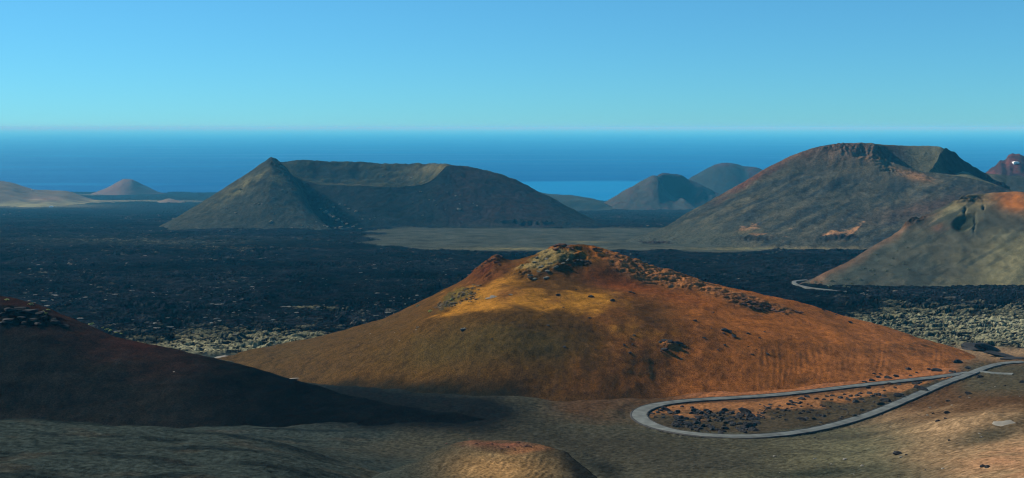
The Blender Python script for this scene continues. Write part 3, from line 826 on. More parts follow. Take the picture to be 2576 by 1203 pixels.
c = mixc(full(X.shape, (0.150, 0.070, 0.062)), (0.075, 0.050, 0.052), sstep(0.0, 0.6, n2 + 0.3))
terrain("red_hill", [(X, Y, Z, c)], M_far, "dull red hill with a jagged top at the far right")

# ---- wide volcano on the left with a sunken front rim
A_base = [(640, 1930), (720, 1950), (860, 1960), (1000, 1965), (1200, 1975), (1400, 1985), (1500, 2000), (1560, 2030)]
A_rim = [(640, 520, 2120), (680, 470, 2170), (720, 440, 2180), (780, 458, 2150), (830, 466, 2130), (880, 466, 2120), (920, 468, 2115), (960, 472, 2110), (1000, 473, 2115), (1040, 467, 2125), (1075, 456, 2145), (1095, 443, 2165), (1110, 428, 2190), (1125, 416, 2215), (1180, 421, 2230), (1250, 438, 2230), (1300, 456, 2225), (1350, 480, 2210), (1420, 515, 2180), (1480, 545, 2140), (1560, 580, 2090)]
A_backr = [(640, 430, 2330), (680, 408, 2360), (720, 403, 2380), (800, 405, 2395), (900, 407, 2400), (1000, 411, 2390), (1060, 414, 2370), (1100, 415.5, 2330), (1125, 416.5, 2300), (1180, 422, 2300), (1250, 439, 2295), (1300, 457, 2285), (1350, 481, 2265), (1420, 516, 2220), (1480, 546, 2170), (1560, 581, 2110)]
A_floor = []
for dx_, dy_, D_ in A_rim:
    bdy, bD = curve(A_backr, [dx_])
    w = float(1 - sstep(1080, 1130, dx_))
    Dm = D_ * (0.6 - 0.1 * w) + bD[0] * (0.4 + 0.1 * w)
    z0 = at(dx_, dy_, D_)[2] - 9
    dyf = EYE + F * (CAM_H - z0) / Dm
    A_floor.append((dx_, (dy_ * 0.5 + bdy[0] * 0.5) * (1 - w) + dyf * w, Dm))
X, Y, Z = loft([A_base, A_rim, A_floor, A_backr], 640, 1560, 380, [120, 24, 50], sharp=(1, 3), back=1.9)
dX, dY = project(X, Y, Z)
n1 = fbm(X / 120, Y / 120, 4, 271)
n2 = fbm(X / 30, Y / 30, 4, 273)
row = np.arange(X.shape[0])[:, None] * np.ones((1, X.shape[1]))
frontm = row < 120
tumble = sstep(0.3, 0.7, gauss(dX, dY, 815, 520, 95, 24, 0.72) + gauss(dX, dY, 1330, 560, 150, 10, 0.05) * 0.7 + 0.1 * n2) * frontm
n4 = fbm(X / 10, Y / 10, 3, 277)
Z = Z + np.where(frontm, n1 * 3.0, n1 * 4.5 + n2 * 1.0) + n2 * 0.9 + n4 * 0.6 + tumble * (ridged(X / 16, Y / 16, 3, 275) - 0.7) * 5.5
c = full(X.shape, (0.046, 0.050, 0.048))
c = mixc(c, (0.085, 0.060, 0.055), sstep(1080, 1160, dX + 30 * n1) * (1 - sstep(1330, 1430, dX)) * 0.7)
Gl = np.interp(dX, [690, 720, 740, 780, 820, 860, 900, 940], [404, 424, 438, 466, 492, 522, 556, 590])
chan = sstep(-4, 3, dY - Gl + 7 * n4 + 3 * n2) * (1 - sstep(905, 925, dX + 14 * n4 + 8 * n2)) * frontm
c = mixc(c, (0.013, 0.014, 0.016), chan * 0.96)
c = mixc(c, (0.085, 0.088, 0.075), chan * sstep(0.45, 0.8, n4) * sstep(480, 530, dY) * 0.8)
c = mixc(c, (0.022, 0.022, 0.024), np.clip(1 - np.abs(dY - np.interp(dX, [p[0] for p in A_rim], [p[1] for p in A_rim]) - 4 - 2 * n2) / 3.0, 0, 1) * sstep(900, 980, dX) * (1 - sstep(1090, 1110, dX)) * 0.8)
c = mixc(c, (0.070, 0.078, 0.066), gauss(dX, dY, 1180, 572, 200, 12, -0.05) * 0.6 * frontm)
c = mixc(c, (0.090, 0.092, 0.058), (~frontm) * np.clip(0.8 + 0.8 * n2, 0, 1))
c = mixc(c, (0.050, 0.058, 0.058), (~frontm) * gauss(dX + 14 * n2, dY + 6 * n4, 835, 434, 75, 17) * 0.9)  # shading on the inner wall painted as a darker patch
c = mixc(c, (0.19, 0.17, 0.095), (~frontm) * gauss(dX, dY, 1080, 430, 70, 13, -0.2) * 0.8)
c = mixc(c, (0.15, 0.14, 0.10), np.clip(1 - np.abs(dY - np.interp(dX, [p[0] for p in A_rim], [p[1] for p in A_rim]) + 1.0) / 2.5, 0, 1) * sstep(820, 850, dX) * (1 - sstep(1060, 1090, dX)) * sstep(-0.1, 0.5, n2 + 0.2) * 0.8)  # lit ledge along the rim painted as a pale line
c = mixc(c, (0.018, 0.019, 0.021), tumble * sstep(-0.2, 0.4, n2) * 0.6)
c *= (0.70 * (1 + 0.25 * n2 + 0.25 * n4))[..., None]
gA = (X, Y, Z, c)
A2_crest = [(340, 600, 1960), (385, 579, 1990), (450, 543, 2040), (530, 494, 2095), (600, 450, 2130), (640, 424, 2150), (665, 407, 2160), (682, 399, 2165), (700, 407, 2160), (720, 424, 2140), (742, 450, 2105), (762, 480, 2065), (785, 525, 2000), (800, 546, 1960), (835, 578, 1905)]
A2_base = [(340, 1910), (385, 1880), (500, 1870), (650, 1862), (800, 1862), (835, 1870)]
X, Y, Z = loft([A2_base, A2_crest], 340, 835, 240, [100], sharp=(2,), back=1.35)
dX, dY = project(X, Y, Z)
n1 = fbm(X / 90, Y / 90, 4, 281)
n2 = fbm(X / 26, Y / 26, 4, 283)
cr2 = np.clip(gauss(dX, dY, 686, 403, 14, 10) + gauss(dX, dY, 712, 428, 50, 10, 0.85), 0, 1)
Z = Z + n1 * 2.0 + n2 * 0.9 + fbm(X / 9, Y / 9, 3, 285) * 0.5 + cr2 * (ridged(X / 12, Y / 12, 3, 287) - 0.5) * 4.0
c = full(X.shape, (0.088, 0.094, 0.076))
c = mixc(c, (0.19, 0.175, 0.10), np.clip(gauss(dX, dY, 610, 470, 75, 14, -0.55) + gauss(dX, dY, 690, 450, 26, 16) * 0.8, 0, 1) * np.clip(0.7 + n2, 0, 1))
c = mixc(c, (0.036, 0.043, 0.046), gauss(dX, dY, 650, 462, 30, 6, -0.4) * 0.8)
c = mixc(c, (0.030, 0.034, 0.028), np.clip(gauss(dX, dY, 690, 420, 36, 8, 0.6) + gauss(dX, dY, 735, 455, 50, 7, 0.95), 0, 1) * np.clip(0.6 + 1.5 * n2, 0, 1) * 0.85)
c *= (0.72 * (1 + 0.2 * n2 + 0.25 * fbm(X / 9, Y / 9, 3, 286)))[..., None]
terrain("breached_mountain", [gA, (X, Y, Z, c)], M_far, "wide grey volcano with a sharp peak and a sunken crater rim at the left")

# ---- small cone whose crater lies in shade, and the cone behind it
D_crest = [(1560, 528, 3960), (1600, 500, 3990), (1630, 470, 4020), (1648, 446, 4050), (1670, 436, 4060), (1700, 438, 4070), (1740, 452, 4060), (1780, 474, 4040), (1810, 489, 4010), (1840, 506, 3970), (1870, 524, 3940)]
D_base = [(1560, 3900), (1700, 3870), (1870, 3880)]
X, Y, Z = loft([D_base, D_crest], 1560, 1870, 140, [50], sharp=(2,), back=1.8)
dX, dY = project(X, Y, Z)
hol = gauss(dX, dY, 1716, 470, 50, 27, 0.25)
n2 = fbm(X / 40, Y / 40, 4, 291)
Z += n2 * 2.5 + (ridged(X / 30, Y / 30, 3, 289) - 0.7) * 3 * sstep(1740, 1790, dX) - 42 * sstep(0.3, 0.8, hol)
c = full(X.shape, (0.058, 0.056, 0.052))
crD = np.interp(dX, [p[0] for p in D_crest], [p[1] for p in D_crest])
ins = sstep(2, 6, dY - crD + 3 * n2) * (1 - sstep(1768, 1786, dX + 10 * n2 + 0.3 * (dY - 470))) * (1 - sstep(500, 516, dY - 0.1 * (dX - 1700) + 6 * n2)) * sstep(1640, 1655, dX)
c = mixc(c, (0.010, 0.009, 0.012), ins * 0.97)  # crater shadow painted in, on top of dark cinder
c = mixc(c, (0.070, 0.050, 0.048), (1 - sstep(1, 5, dY - crD)) * 0.7)
c *= (1 + 0.25 * n2)[..., None]
gD = (X, Y, Z, c)
D2_crest = [(1440, 540, 3750), (1490, 525, 3800), (1530, 504, 3860), (1580, 474, 3930), (1620, 453, 3980), (1645, 441, 4005), (1655, 444, 4000), (1666, 466, 3965), (1682, 486, 3920), (1700, 499, 3880), (1716, 500, 3850), (1736, 511, 3800), (1765, 532, 3740)]
D2_base = [(1440, 3700), (1600, 3640), (1765, 3690)]
X, Y, Z = loft([D2_base, D2_crest], 1440, 1765, 150, [50], sharp=(2,), back=1.1)
n2 = fbm(X / 40, Y / 40, 4, 293)
Z += n2 * 2.5
dX, dY = project(X, Y, Z)
c = mixc(full(X.shape, (0.078, 0.078, 0.066)), (0.10, 0.074, 0.062), sstep(0, 0.6, n2) * 0.6)
terrain("small_cone_hill", [gD, (X, Y, Z, c)], M_far, "small dark cone with its open crater in deep shade")
E_crest = [(1690, 490, 4750), (1720, 461, 4780), (1760, 434, 4800), (1800, 415, 4815), (1825, 410, 4820), (1850, 413, 4820), (1870, 418, 4820), (1900, 421, 4815), (1930, 432, 4805), (1980, 455, 4790), (2030, 490, 4750)]
X, Y, Z = loft([[(1690, 4600), (1850, 4450), (2030, 4600)], E_crest], 1690, 2030, 110, [50], sharp=(2,), back=1.8)
n2 = fbm(X / 60, Y / 60, 4, 295)
Z += n2 * 3
dX, dY = project(X, Y, Z)
c = mixc(full(X.shape, (0.052, 0.058, 0.052)), (0.085, 0.055, 0.050), np.clip(sstep(1860, 1890, dX + 30 * n2) + gauss(dX, dY, 1822, 412, 30, 9), 0, 1))
terrain("far_cone_hill", [(X, Y, Z, c)], M_far, "blue grey cone standing behind the small dark cone")
J_crest = [(1150, 440, 3650), (1200, 432, 3650), (1235, 440, 3650), (1280, 456, 3650), (1330, 475, 3660), (1380, 488, 3680), (1440, 492, 3690), (1490, 500, 3690), (1540, 520, 3650)]
X, Y, Z = loft([[(1150, 3450), (1400, 3500), (1540, 3580)], J_crest], 1150, 1540, 90, [36], sharp=(), back=2.0)
n2 = fbm(X / 50, Y / 50, 4, 297)
Z += n2 * 2
terrain("far_ridge_hill", [(X, Y, Z, full(X.shape, (0.075, 0.085, 0.07)) * (1 + 0.2 * n2)[..., None])], M_far, "low ridge showing behind the wide volcano towards the sea")

# ---- far hills on the left before the sea
F_crest = [(170, 500, 5500), (205, 493, 5520), (240, 484, 5545), (270, 472, 5560), (300, 456, 5570), (312, 450.5, 5575), (330, 451.5, 5575), (360, 465, 5570), (400, 483, 5550), (430, 490, 5530)]
X, Y, Z = loft([[(170, 5480), (300, 5330), (430, 5500)], F_crest], 170, 430, 90, [40], sharp=(), back=1.8)
n2 = fbm(X / 60, Y / 60, 4, 299)
Z += n2 * 2
dX, dY = project(X, Y, Z)
c = mixc(full(X.shape, (0.165, 0.125, 0.105)), (0.085, 0.075, 0.070), sstep(318, 345, dX + 12 * n2))  # pinkish lit left side and shaded right side painted in
terrain("far_pink_hill", [(X, Y, Z, c)], M_far, "small pinkish cone standing alone before the sea at the left")
G_crest = [(-600, 440, 4400), (-300, 438, 4450), (-100, 447, 4480), (0, 455, 4500), (30, 460, 4510), (60, 470, 4520), (90, 477, 4530), (130, 479, 4540), (170, 481, 4550), (200, 491, 4520), (240, 502, 4450), (290, 508, 4380)]
X, Y, Z = loft([[(-600, 3850), (0, 3850), (120, 3900), (200, 4100), (290, 4330)], G_crest], -600, 290, 160, [60], sharp=(), back=2.2)
n2 = fbm(X / 70, Y / 70, 4, 311)
Z += n2 * 3
dX, dY = project(X, Y, Z)
c = mixc(full(X.shape, (0.150, 0.130, 0.095)), (0.23, 0.22, 0.13), sstep(500, 516, dY + 8 * n2))
c = mixc(c, (0.24, 0.18, 0.14), gauss(dX, dY, 110, 500, 40, 6) * 0.7)
c *= (1 + 0.18 * n2)[..., None]
terrain("far_sandy_hill", [(X, Y, Z, c)], M_far, "pale sandy hill at the left edge before the sea")
X, Y, Z = loft([[(380, 4340), (425, 4320), (480, 4340)], [(380, 512, 4400), (405, 505, 4410), (425, 499.5, 4415), (445, 504, 4410), (480, 512, 4400)]], 380, 480, 40, [16], back=1.8)
terrain("tiny_cone_hill", [(X, Y, Z, full(X.shape, (0.19, 0.15, 0.11)))], M_far, "tiny pale cone on the dark plain left of the wide volcano")

# ------------------------------------------------------------------ sea
xs = np.concatenate([-np.geomspace(250000, 500, 24), [0], np.geomspace(500, 250000, 24)])
ys = np.concatenate([[-3000, 1000, 3000], np.geomspace(4600, 260000, 60)])
XX, YY = np.meshgrid(xs, ys)
M_sea = bpy.data.materials.new("sea_water")
M_sea.use_nodes = True
nt = M_sea.node_tree
b = nt.nodes["Principled BSDF"]
b.inputs["IOR"].default_value = 1.33
b.inputs["Specular IOR Level"].default_value = 0.03
geo = nt.nodes.new("ShaderNodeNewGeometry")
mp = nt.nodes.new("ShaderNodeMapping")
mp.inputs["Scale"].default_value = (0.00022, 0.0014, 1)
nt.links.new(geo.outputs["Position"], mp.inputs["Vector"])
nb = nt.nodes.new("ShaderNodeTexNoise")
nb.inputs["Scale"].default_value = 1.0
nb.inputs["Detail"].default_value = 6.0
nt.links.new(mp.outputs[0], nb.inputs["Vector"])
rr = nt.nodes.new("ShaderNodeMapRange")
rr.inputs[1].default_value = 0.3
rr.inputs[2].default_value = 0.7
rr.inputs[3].default_value = 0.38
rr.inputs[4].default_value = 0.55
nt.links.new(nb.outputs[0], rr.inputs[0])
nt.links.new(rr.outputs[0], b.inputs["Roughness"])
# paler patch of water off the low shore
sp = nt.nodes.new("ShaderNodeMapping")
sp.inputs["Location"].default_value = (-0.36, -3.95, 0)
sp.inputs["Scale"].default_value = (0.00065, 0.00068, 1)
nt.links.new(geo.outputs["Position"], sp.inputs["Vector"])
gs = nt.nodes.new("ShaderNodeTexGradient")
gs.gradient_type = 'SPHERICAL'
nt.links.new(sp.outputs[0], gs.inputs["Vector"])
ad = nt.nodes.new("ShaderNodeMath")
ad.operation = 'MULTIPLY_ADD'
ad.inputs[1].default_value = 1.3
nt.links.new(nb.outputs[0], ad.inputs[0])
nt.links.new(gs.outputs["Fac"], ad.inputs[2])
cr = nt.nodes.new("ShaderNodeValToRGB")
cr.color_ramp.elements[0].position = 0.74
cr.color_ramp.elements[0].color = (0.0, 0.040, 0.150, 1)
cr.color_ramp.elements[1].position = 1.0
cr.color_ramp.elements[1].color = (0.004, 0.118, 0.275, 1)
nt.links.new(ad.outputs[0], cr.inputs[0])
nt.links.new(cr.outputs[0], b.inputs["Base Color"])
nw = nt.nodes.new("ShaderNodeTexNoise")
nw.inputs["Scale"].default_value = 0.05
nw.inputs["Detail"].default_value = 4.0
nt.links.new(geo.outputs["Position"], nw.inputs["Vector"])
bw = nt.nodes.new("ShaderNodeBump")
bw.inputs["Strength"].default_value = 0.5
bw.inputs["Distance"].default_value = 1.0
nt.links.new(nw.outputs[0], bw.inputs["Height"])
nt.links.new(bw.outputs[0], b.inputs["Normal"])
sea_me = mesh_from("sea", np.stack([XX, YY, 0 * XX], -1).reshape(-1, 3), grid_quads(*XX.shape), None, M_sea)
tag(link("sea", sea_me), "deep blue sea fading into pale haze at the horizon", kind="structure")

# ------------------------------------------------------------------ haze
M_haze = bpy.data.materials.new("haze_air")
M_haze.use_nodes = True
nt = M_haze.node_tree
for n in list(nt.nodes):
    nt.nodes.remove(n)
mo = nt.nodes.new("ShaderNodeOutputMaterial")
pv = nt.nodes.new("ShaderNodeVolumePrincipled")
pv.inputs["Color"].default_value = (*HAZE_COLOR, 1)
pv.inputs["Density"].default_value = HAZE_DENSITY
pv.inputs["Anisotropy"].default_value = 0.0
pv.inputs["Absorption Color"].default_value = (*HAZE_ABSORB, 1)
nt.links.new(pv.outputs[0], mo.inputs["Volume"])
bm = bmesh.new()
bmesh.ops.create_cube(bm, size=1.0)
for v in bm.verts:
    v.co = Vector((v.co.x * 520000, 130000 + v.co.y * 270000, -60 if v.co.z < 0 else 420))
hm = bpy.data.meshes.new("haze")
bm.to_mesh(hm)
bm.free()
hm.materials.append(M_haze)
tag(link("haze", hm), "thin blue haze in the air over the whole landscape", kind="stuff")

# ------------------------------------------------------------------ road
M_road = plain_material("worn_asphalt", (0.082, 0.088, 0.078), 0.9, 0.25, 0.38, 0.01)
M_kerb = plain_material("road_edge_stone", (0.022, 0.021, 0.019), 0.95, 0.8, 0.4, 0.05)


def ribbon(R, w0, w1, lift, skirt, wfun=None):
    t = np.gradient(R[:, :2], axis=0)
    t /= np.linalg.norm(t, axis=1)[:, None] + 1e-9
    nrm = np.stack([-t[:, 1], t[:, 0]], 1)
    V = []
    ww = np.ones(len(R)) if wfun is None else wfun
    for off, dz in ((w0, -skirt), (w0, 0.0), (w0 * 0.33 + w1 * 0.67, 0.06), (w0 * 0.67 + w1 * 0.33, 0.06), (w1, 0.0), (w1, -skirt)):
        V.append(np.stack([R[:, 0] + nrm[:, 0] * off * ww, R[:, 1] + nrm[:, 1] * off * ww, R[:, 2] + lift + dz], 1))
    V = np.array(V)
    return V.reshape(-1, 3), grid_quads(6, len(R))


n = len(ROAD_MAIN)
wid = np.ones(n)
dxr, dyr = project(ROAD_MAIN[:, 0], ROAD_MAIN[:, 1], ROAD_MAIN[:, 2])
wid += 0.07 * fbm(np.arange(n) / 3.0, np.zeros(n), 3, 451)
wid += 0.55 * np.exp(-((dxr - 1600) / 70.0) ** 2)
V, Q = ribbon(ROAD_MAIN, -1.75, 1.75, 0.26, 1.3, wid)
tag(link("road", mesh_from("road", V, Q, None, M_road, False)), "narrow grey asphalt road looping in a hairpin below the rust hill", kind="structure")
def kerb(R, side, ww):
    t = np.gradient(R[:, :2], axis=0)
    t /= np.linalg.norm(t, axis=1)[:, None] + 1e-9
    nr = np.stack([-t[:, 1], t[:, 0]], 1) * side
    hh = 0.16 + 0.10 * fbm(np.arange(len(R)) / 1.7, np.zeros(len(R)) + side, 2, 455)
    rows_ = []
    for off, dz in ((0.0, 0.0), (0.05, 1.0), (0.38, 0.9), (0.75, -0.9)):
        o_ = 1.75 * ww + off
        rows_.append(np.stack([R[:, 0] + nr[:, 0] * o_, R[:, 1] + nr[:, 1] * o_, R[:, 2] + 0.18 + dz * hh], 1))
    V = np.array(rows_).reshape(-1, 3)
    tag(link("kerb", mesh_from("kerb", V, grid_quads(4, len(R)), None, M_kerb, False)), "low dark stone edging along the road loop", kind="structure")


kerb(ROAD_MAIN[8:], 1, wid[8:])
kerb(ROAD_MAIN[30:], -1, wid[30:])
V, Q = ribbon(ROAD_SPUR, -2.0, 2.0, 0.08, 1.2)
tag(link("road", mesh_from("road", V, Q, None, M_road, False)), "short paved spur ending beside the road junction", kind="structure")

# ------------------------------------------------------------------ things on the ground
bpy.context.view_layer.update()
DG = bpy.context.evaluated_depsgraph_get()
_haze = bpy.data.objects["haze"]
EYE_P = Vector((0, 0, CAM_H))


def hit(dx, dy):
    a, b = ray_xz(dx, dy)
    d = Vector((float(a), 1.0, float(b))).normalized()
    o = EYE_P
    ok, p, nrm, _, ob, _ = sc.ray_cast(DG, o, d)
    if ok and ob.name.startswith("haze"):
        return None
    return (p, nrm, (p - o).length) if ok else None


M_basalt = plain_material("black_basalt", (0.016, 0.015, 0.015), 0.95, 0.8, 0.5, 0.15)
M_rustrock = plain_material("rust_rock", (0.060, 0.026, 0.015), 0.95, 0.8, 0.5, 0.15)
M_lichenrock = plain_material("lichen_rock", (0.070, 0.070, 0.060), 0.95, 0.5, 0.5, 0.15)
M_clinker = plain_material("brown_clinker", (0.075, 0.052, 0.026), 0.95, 0.8, 0.6, 0.15)
M_palerock = plain_material("pale_rock", (0.17, 0.155, 0.125), 0.95, 0.8, 0.3, 0.10)
M_greyrock = plain_material("grey_rock", (0.105, 0.092, 0.066), 0.95, 0.6, 0.4, 0.15)
M_shrub = plain_material("yellow_green_leaves", (0.22, 0.24, 0.05), 0.8, 3.0, 0.4, 0.0)
M_shrub_g = plain_material("grey_green_leaves", (0.085, 0.105, 0.060), 0.8, 3.0, 0.4, 0.0)
M_wood = plain_material("dry_stem", (0.08, 0.06, 0.04), 0.9, 3.0, 0.3, 0.0)
M_white = plain_material("white_plaster", (0.80, 0.80, 0.78), 0.7, 1.0, 0.04, 0.0)
M_dark = plain_material("dark_opening", (0.03, 0.035, 0.04), 0.4, 1.0, 0.2, 0.0)
M_roof = plain_material("white_flat_roof", (0.72, 0.71, 0.68), 0.8, 1.0, 0.06, 0.0)


def rock_mesh(name, seed, mat, flat=0.7, stretch=1.0, sub=2, rough=0.33):
    r = random.Random(seed)
    bm = bmesh.new()
    bmesh.ops.create_icosphere(bm, subdivisions=sub, radius=0.5)
    ph = [r.uniform(0, 50) for _ in range(3)]
    # a few cutting planes give the broken faces of lava
    planes = []
    for _ in range(7):
        n = Vector((r.gauss(0, 1), r.gauss(0, 1), r.gauss(0, 0.8))).normalized()
        planes.append((n, r.uniform(0.22, 0.42)))
    for v in bm.verts:
        p = v.co.copy()
        for n, dd in planes:
            e = p.dot(n) - dd
            if e > 0:
                p -= n * e
        q = p * 3.1
        k = 1 + rough * float(perlin(np.array([q.x + ph[0] + q.z]), np.array([q.y + ph[1] - q.z]), seed)[0])
        v.co = Vector((p.x * k * stretch, p.y * k, p.z * k * flat))
    me = bpy.data.meshes.new(name)
    bm.to_mesh(me)
    bm.free()
    me.materials.append(mat)
    return me


ROCKS = {}
M_crag = plain_material("black_crag", (0.0045, 0.0045, 0.005), 0.95, 0.8, 0.5, 0.15)
for key, mat in (("crag", M_crag), ("basalt", M_basalt), ("rust", M_rustrock), ("pale", M_palerock), ("grey", M_greyrock)):
    ROCKS[key] = [rock_mesh("boulder", 40 + k * 7 + len(ROCKS) * 100, mat, 0.62 + 0.05 * k, 1.0 + 0.12 * k) for k in range(6)]

ORD = ["first", "second", "third", "fourth", "fifth", "sixth", "seventh", "eighth", "ninth", "tenth", "eleventh", "twelfth", "thirteenth", "fourteenth", "fifteenth", "sixteenth", "seventeenth", "eighteenth", "nineteenth", "twentieth",
       "twenty-first", "twenty-second", "twenty-third", "twenty-fourth", "twenty-fifth", "twenty-sixth", "twenty-seventh", "twenty-eighth", "twenty-ninth", "thirtieth"]


def boulder(dx, dy, wpx, kind, label, group, hk=0.75, name="boulder", cat="boulder", sink=0.22):
    h = hit(dx, dy)
    if not h:
        return None
    p, nrm, dist = h
    w = wpx / F * dist
    me = random.choice(ROCKS[kind])
    o = link(name, me)
    o.scale = (w, w * random.uniform(0.7, 1.0), w * hk)
    o.rotation_euler = (random.uniform(-0.25, 0.25), random.uniform(-0.25, 0.25), random.uniform(-0.6, 0.6))
    o.location = p + Vector((0, 0, w * hk * (0.34 - sink)))
    return tag(o, label, cat, group)


def loose_rubble(name, items, mat, label, far_from=0.0):
    """Broken blocks too many to count, joined into one heap."""
    V, Q, off = [], [], 0
    for (x_, y_, w_), kind, hk in items:
        h = hit(x_, y_)
        if not h:
            continue
        if h[0].y < far_from:
            continue
        w = w_ / F * h[2]
        me = random.choice(ROCKS[kind])
        co = np.empty(len(me.vertices) * 3, np.float32)
        me.vertices.foreach_get("co", co)
        co = co.reshape(-1, 3) * (w, w * random.uniform(0.7, 1.0), w * hk)
        a = random.uniform(-0.8, 0.8)
        R = np.array([[math.cos(a), -math.sin(a), 0], [math.sin(a), math.cos(a), 0], [0, 0, 1]])
        V.append(co @ R.T + np.array(h[0]) + (0, 0, w * hk * 0.15))
        Q += [[i + off for i in p.vertices] for p in me.polygons]
        off += len(co)
    me = bpy.data.meshes.new(name)
    me.from_pydata(np.concatenate(V).tolist(), [], Q)
    me.materials.append(mat)
    return tag(link(name, me), label, kind="stuff")


def series(pts, kind, label, group, **kw):
    """Boulders counted from one end: the label carries the place in the count."""
    pts = sorted(pts)
    for k, p in enumerate(pts):
        lab = label.replace("#", ORD[k] if k < len(ORD) else "one") if "#" in label else label
        boulder(p[0], p[1], p[2], kind, lab, group, **kw)


def zc(x0, y0, sc_):
    return lambda zx, zy, w: ((x0 + zx / sc_) / 1.24224, (y0 + zy / sc_) / 1.24224, w / sc_ / 1.24224)


# boulders on the rust hill
q = zc(1400, 720, 2.673)
K1 = [q(*p) for p in ((920, 543, 34), (1198, 557, 40), (1070, 497, 16), (1375, 590, 46), (1520, 520, 30), (1550, 527, 26), (1185, 733, 22), (965, 645, 16), (128, 832, 52), (365, 908, 24), (835, 798, 26), (970, 975, 32), (1232, 1000, 20), (1470, 960, 36), (1540, 955, 30), (1520, 1025, 32), (1530, 905, 24), (1555, 880, 26))]
series(K1, "basalt", "dark boulder on the rust hill's ochre and brown front, # from the west", "boulders on the front of the rust hill")
K2 = [q(*p) for p in ((1775, 935, 40), (1805, 925, 52), (1845, 930, 56), (1880, 938, 46), (1915, 942, 44), (1945, 946, 36), (1972, 966, 26), (1805, 1000, 62), (1780, 1012, 30))]
series(K2, "basalt", "black boulder in the rock ledge low on the rust hill, # along it", "boulders of the low rock ledge", hk=0.6)
K3 = [q(*p) for p in ((1948, 1075, 22), (2063, 758, 44), (2310, 835, 46), (2345, 850, 50), (2385, 885, 44), (2305, 862, 24), (2310, 960, 34), (2255, 1000, 22), (2215, 688, 18), (2200, 820, 16), (2140, 900, 26))]
q8 = zc(2300, 750, 2.673)
K3 += [q8(*p) for p in ((957, 693, 32), (103, 785, 28), (237, 770, 24), (197, 820, 20), (103, 892, 16), (135, 960, 24), (262, 955, 34), (170, 915, 14), (730, 585, 24), (835, 625, 20))]
series(K3, "basalt", "small black boulder on the smooth orange flank above the road, # eastwards", "boulders on the orange flank")
K4 = [q8(*p) for p in ((60, 500, 50), (100, 520, 60), (150, 530, 60), (210, 545, 50), (120, 555, 44), (180, 575, 50), (240, 570, 46), (300, 585, 50), (340, 600, 44), (380, 605, 46), (70, 540, 40), (270, 560, 40), (530, 612, 50), (500, 600, 36), (470, 590, 30))]
series(K4, "rust", "dark rust rock in the crag belt on the hill's eastern shoulder, # along it", "rocks of the eastern crag belt", name="rock", cat="rock", hk=0.6)
K5 = [q(*p) for p in ((890, 135, 46), (930, 125, 50), (960, 130, 54), (1000, 150, 50), (1035, 160, 40), (905, 160, 40), (1225, 155, 36), (1270, 180, 30), (1330, 190, 30), (1405, 215, 34), (1440, 260, 36), (1560, 260, 30), (1500, 250, 26), (1630, 290, 26))]
series(K5, "rust", "red-brown rock on the rust hill's crest, # from the summit crag", "rocks along the rust hill's crest", name="rock", cat="rock")
K6 = [q(*p) for p in ((410, 215, 44), (440, 225, 40), (380, 240, 40), (350, 260, 36), (320, 275, 40), (280, 300, 34), (240, 320, 34), (205, 345, 30), (170, 375, 28), (430, 290, 34), (400, 270, 30))]
series(K6, "rust", "red-brown rock on the rust hill's small west knob, # up the knob", "rocks of the west knob", name="rock", cat="rock")
K7 = [q(*p) for p in ((720, 270, 40), (780, 310, 50), (830, 345, 50), (760, 350, 44), (690, 380, 46), (680, 400, 40), (720, 410, 44), (820, 400, 50), (900, 310, 44), (860, 280, 40), (960, 280, 44), (740, 230, 36), (820, 240, 40), (1000, 250, 40))]
series(K7, "grey", "pale grey block in the cliff below the rust hill's summit, # from its foot", "blocks of the pale cliff", name="rock", cat="rock", hk=0.6)
K8 = [q(*p) for p in ((1080, 250, 50), (1120, 255, 56), (1160, 260, 50), (1100, 285, 46), (1150, 285, 44), (1190, 275, 36), (1060, 275, 36))]
K8 = [(x_, y_, w_ * 0.6) for x_, y_, w_ in K8]
series(K8, "basalt", "black rock in the dark gash right below the summit, # across it", "rocks of the dark gash", name="rock", cat="rock", hk=0.6)
for p, w in (((345, 570), 60), ((385, 560), 60), ((525, 540), 54)):
    x_, y_, w_ = q(p[0], p[1], w)
    boulder(x_, y_, w_, "pale", {345: "longest pale grey slab on the ochre shelf of the rust hill", 385: "pale slab lying against the longest slab on the ochre shelf", 525: "single pale rounded slab east of the slab pair on the ochre shelf"}[p[0]], "pale slabs on the ochre shelf", hk=0.35, name="stone_slab", cat="slab")
q6 = zc(700, 750, 3.0075)
K9 = [q6(*p) for p in ((1820, 825, 26), (1805, 845, 22), (2250, 845, 54), (1650, 950, 22), (1375, 885, 18), (1745, 550, 20), (1790, 565, 20), (1700, 605, 22), (1595, 690, 14), (1540, 685, 14), (1450, 755, 12), (1260, 990, 14), (1605, 875, 14), (1945, 990, 12))]
series(K9, "grey", "small grey stone on the long west slope of the rust hill, # from its foot", "stones on the west slope")
# rough lichen-covered clinker on the west shoulder
clinker = []
for k in range(120):
    t = random.random()
    zx, zy = 2010 + 390 * t + random.uniform(-25, 25), 640 - 150 * t + random.uniform(-60, 45) * (0.6 + t)
    clinker.append((q6(zx, zy, random.uniform(14, 36)), "rust", 0.65))
loose_rubble("clinker_rubble", clinker, M_clinker, "rough brown clinker in a patch on the rust hill's west shoulder")

